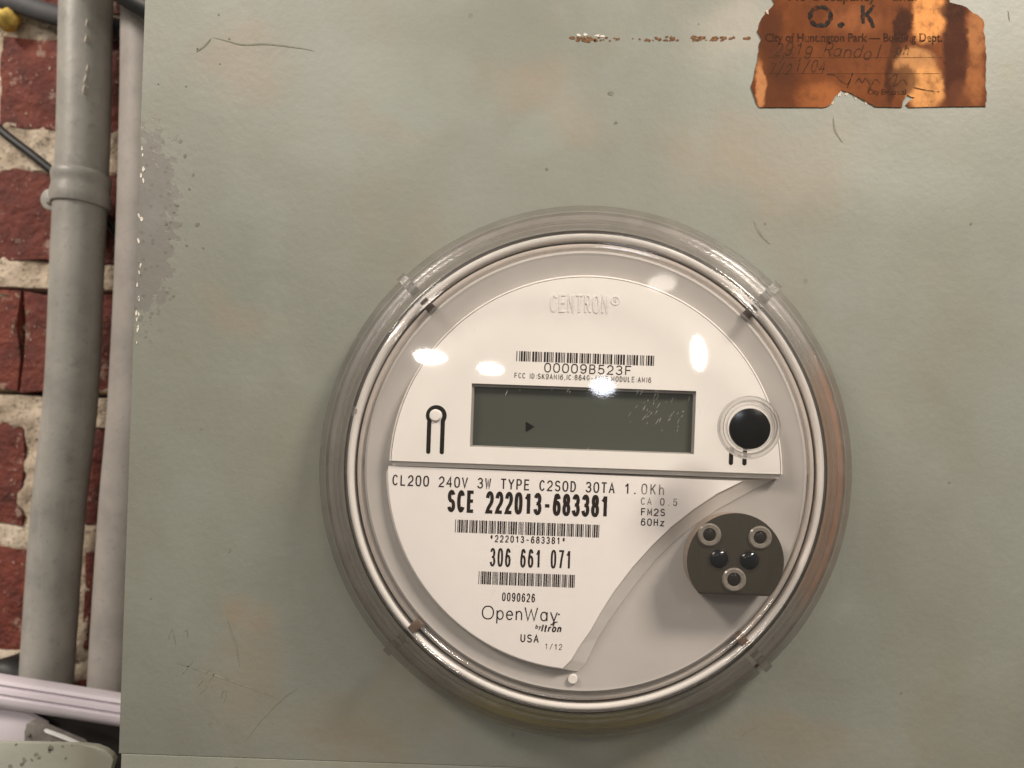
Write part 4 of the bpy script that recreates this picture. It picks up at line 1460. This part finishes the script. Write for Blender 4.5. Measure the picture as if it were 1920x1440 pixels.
# a pale flake on the other pipe
bm = bmesh.new()
p = P(262, 169, -0.0985)
add_prism(bm, ragged(p.x, p.z, pxl(7, -0.098), 8, 0.8, 0.3), -0.103, -0.0975)
link_bm('paint_flake', bm, mat_chip_glint, c2)

# ------------------------------------------------------------------ cables and small things on the wall


def cable(name, label, pts, r, mat, flat=1.0):
    q = spline([tuple(p) for p in pts], 8)
    bm = bmesh.new()
    add_tube(bm, q, r, 20, flat)
    o = link_bm(name, bm, mat, None, smooth=60, loc=tuple(pts[0]))
    return tag(o, label, 'cable')


cable('flat_cable', 'thick slate grey cable slanting over the mortar at the top left corner', [P(-60, -12, -0.1215), P(30, 5, -0.1215), P(80, 22, -0.122), P(160, 42, -0.1235), P(225, 55, -0.1235), P(320, 80, -0.1235)], pxl(19, -0.122), mat_slate, 0.55)
cable('black_cable', 'thick black cable crossing in front of the half hidden conduit at the top', [P(130, -80, -0.086), P(215, -24, -0.086), P(260, 6, -0.086), P(330, 44, -0.086), P(400, 80, -0.086)], pxl(21, -0.086), mat_rubber)
cable('thin_cable', 'thin black cable running diagonally behind the clamped conduit', [P(-80, 165, -0.124), P(0, 243, -0.124), P(60, 290, -0.124), P(110, 330, -0.1245), P(180, 388, -0.1245), P(225, 450, -0.1245), P(260, 520, -0.1245)], pxl(8, -0.124), mat_rubber)

bm = bmesh.new()
bmesh.ops.create_icosphere(bm, subdivisions=3, radius=1.0)
fc = P(16, 36, -0.123)
for v in bm.verts:
    q = v.co * (1 + 0.35 * mnoise.noise(v.co * 1.6 + Vector((3, 1, 0))) + 0.12 * mnoise.noise(v.co * 5))
    v.co = fc + Vector((q.x * pxl(17, -0.12) + q.z * 0.001, q.y * 0.005, q.z * pxl(21, -0.12)))
o = link_bm('foam_blob', bm, mat_foam, None, smooth=0, loc=tuple(fc))
tag(o, 'small yellow lump stuck to the mortar under the slate cable', 'foam')

# dark round plug low on the left
bm = bmesh.new()
cp = P(-4, 1292, -0.10)
add_lathe(bm, [(0.0, -0.0985), (0.006, -0.0988), (0.0105, -0.1000), (0.0128, -0.1025), (0.0134, -0.106), (0.0134, -0.1265), (0.0, -0.1265)], (cp.x, cp.z), 40, closed=False)
o = link_bm('rubber_plug', bm, mat_rubber, None, smooth=50, loc=(cp.x, 0.1265, cp.z))
tag(o, 'dark rounded rubber plug above the left end of the white raceway', 'plug')

# white ribbed raceway
rc0 = thing('raceway', 'white plastic raceway with long ribs slanting down to the box at the lower left', 'raceway', P(110, 1320, -0.095))
A0, A1 = P(-160, 1252, -0.080), P(420, 1344, -0.080)
tx = (A1 - A0).normalized()
upv = Vector((-tx.z, 0, tx.x))
K8 = pxl(1, -0.080)
prof = [(0, -0.089), (0, -0.0835), (-2, -0.0822), (-8, -0.0815), (-11, -0.0828), (-14, -0.0828), (-17, -0.0812), (-24, -0.0808), (-27, -0.0822), (-30, -0.0822), (-33, -0.0806), (-40, -0.0806), (-46, -0.0812), (-52, -0.0824), (-58, -0.0850), (-63, -0.0882), (-64, -0.0890)]
bm = bmesh.new()
S = []
for base in (A0, A1):
    S.append([bm.verts.new(Vector((base.x, -d_, base.z)) + upv * (h_ * K8)) for h_, d_ in prof])
n = len(prof)
for i in range(n):
    bm.faces.new((S[0][i], S[0][(i + 1) % n], S[1][(i + 1) % n], S[1][i]))
bm.faces.new(S[0])
bm.faces.new(list(reversed(S[1])))
link_bm('ribbed_cover', bm, mat_white, rc0, smooth=25)
# black box added for the dark shade below the raceway; conduits end there
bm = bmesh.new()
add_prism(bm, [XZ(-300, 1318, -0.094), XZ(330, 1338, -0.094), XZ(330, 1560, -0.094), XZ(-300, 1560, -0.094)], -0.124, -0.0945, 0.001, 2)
o = link_bm('shade_backing', bm, mat_void, None, smooth=40, loc=tuple(P(100, 1420, -0.11)))
tag(o, 'black box added for the dark shade under and behind the white raceway', 'shade_backing')
# white bracket sheet below it
bm = bmesh.new()
pts = [XZ(-120, 1312, -0.088), XZ(50, 1338, -0.088), XZ(84, 1356, -0.088), XZ(80, 1412, -0.088), XZ(-120, 1412, -0.088)]
add_prism(bm, pts, -0.0905, -0.088, 0.0004, 2)
o = link_bm('plastic_plate', bm, mat_white, None, smooth=40, loc=tuple(P(0, 1400, -0.089)))
tag(o, 'plain white plastic plate under the raceway behind the lower left box', 'plate')
br_ = thing('metal_bracket', 'small grey metal bracket with an edge glint painted as a white strip, just above the lower left box', 'bracket', P(95, 1385, -0.072))
bm = bmesh.new()
pts = [XZ(px, py, -0.070) for px, py in [(46, 1400), (46, 1372), (48, 1358), (56, 1353), (72, 1359), (86, 1366), (148, 1392), (160, 1405), (46, 1405)]]
add_prism(bm, pts, -0.074, -0.070, 0.0006, 2)
link_bm('bracket_body', bm, mat_putty, br_, smooth=40)
bm = bmesh.new()  # white strip painted in for the glint along the edge
q = [XZ(86, 1366.5, -0.0695), XZ(89, 1372, -0.0695), XZ(147, 1394, -0.0695), XZ(149, 1392, -0.0695), XZ(120, 1379, -0.0695)]
add_prism(bm, q, -0.0699, -0.0680, 0.0002, 1)
link_bm('edge_glint', bm, mat_glint, br_)
for px, py in [(55, 1378), (97, 1391)]:
    bm = bmesh.new()
    add_lathe(bm, [(0, -0.0699), (pxl(4, -.07), -0.0699), (pxl(3, -.07), -0.0690), (0, -0.0688)], XZ(px, py, -0.07), 12, closed=False)
    link_bm('bolt_head', bm, mat_speck, br_)

# the neighbouring box, lower left
jb = thing('junction_box', 'smaller grey-green painted box with a rounded corner at the lower left', 'junction box', jb0)
cr = [(-200, 1388), (0, 1393), (60, 1394), (110, 1395), (150, 1396), (178, 1399), (196, 1406), (208, 1415), (213, 1424), (208, 1440), (196, 1475), (185, 1560), (-200, 1560)]
bm = bmesh.new()
add_prism(bm, [XZ(px, py, -0.03) for px, py in cr], -0.0325, -0.030, 0.0008, 2)
jbb = link_bm('box_lid', bm, mat_jbox, jb, smooth=40)
bm = bmesh.new()
add_prism(bm, [XZ(-200, 1440, -0.12), XZ(150, 1440, -0.12), XZ(150, 1540, -0.12), XZ(-200, 1540, -0.12)], -0.12, -0.0327, 0.001, 2)
link_bm('box_body', bm, mat_jbox, jb, smooth=40)
bm = bmesh.new()
for px, py, r in [(96, 1402, 7), (93, 1408, 5), (68, 1415, 5), (73, 1421, 4), (60, 1425, 3), (45, 1425, 5), (42, 1432, 5), (20, 1437, 5), (124, 1422, 3), (118, 1400, 3), (37, 1388, 4), (135, 1398, 2), (30, 1396, 3)]:
    if py < 1394:
        continue
    x, z = XZ(px, py, -0.03)
    flat_poly(bm, ragged(x, z, pxl(r, -0.03), 9, 0.9, rnd.uniform(0, 3)), -0.02992)
o = link_bm('dark_specks', bm, mat_speck, jb)
o['kind'] = 'stuff'
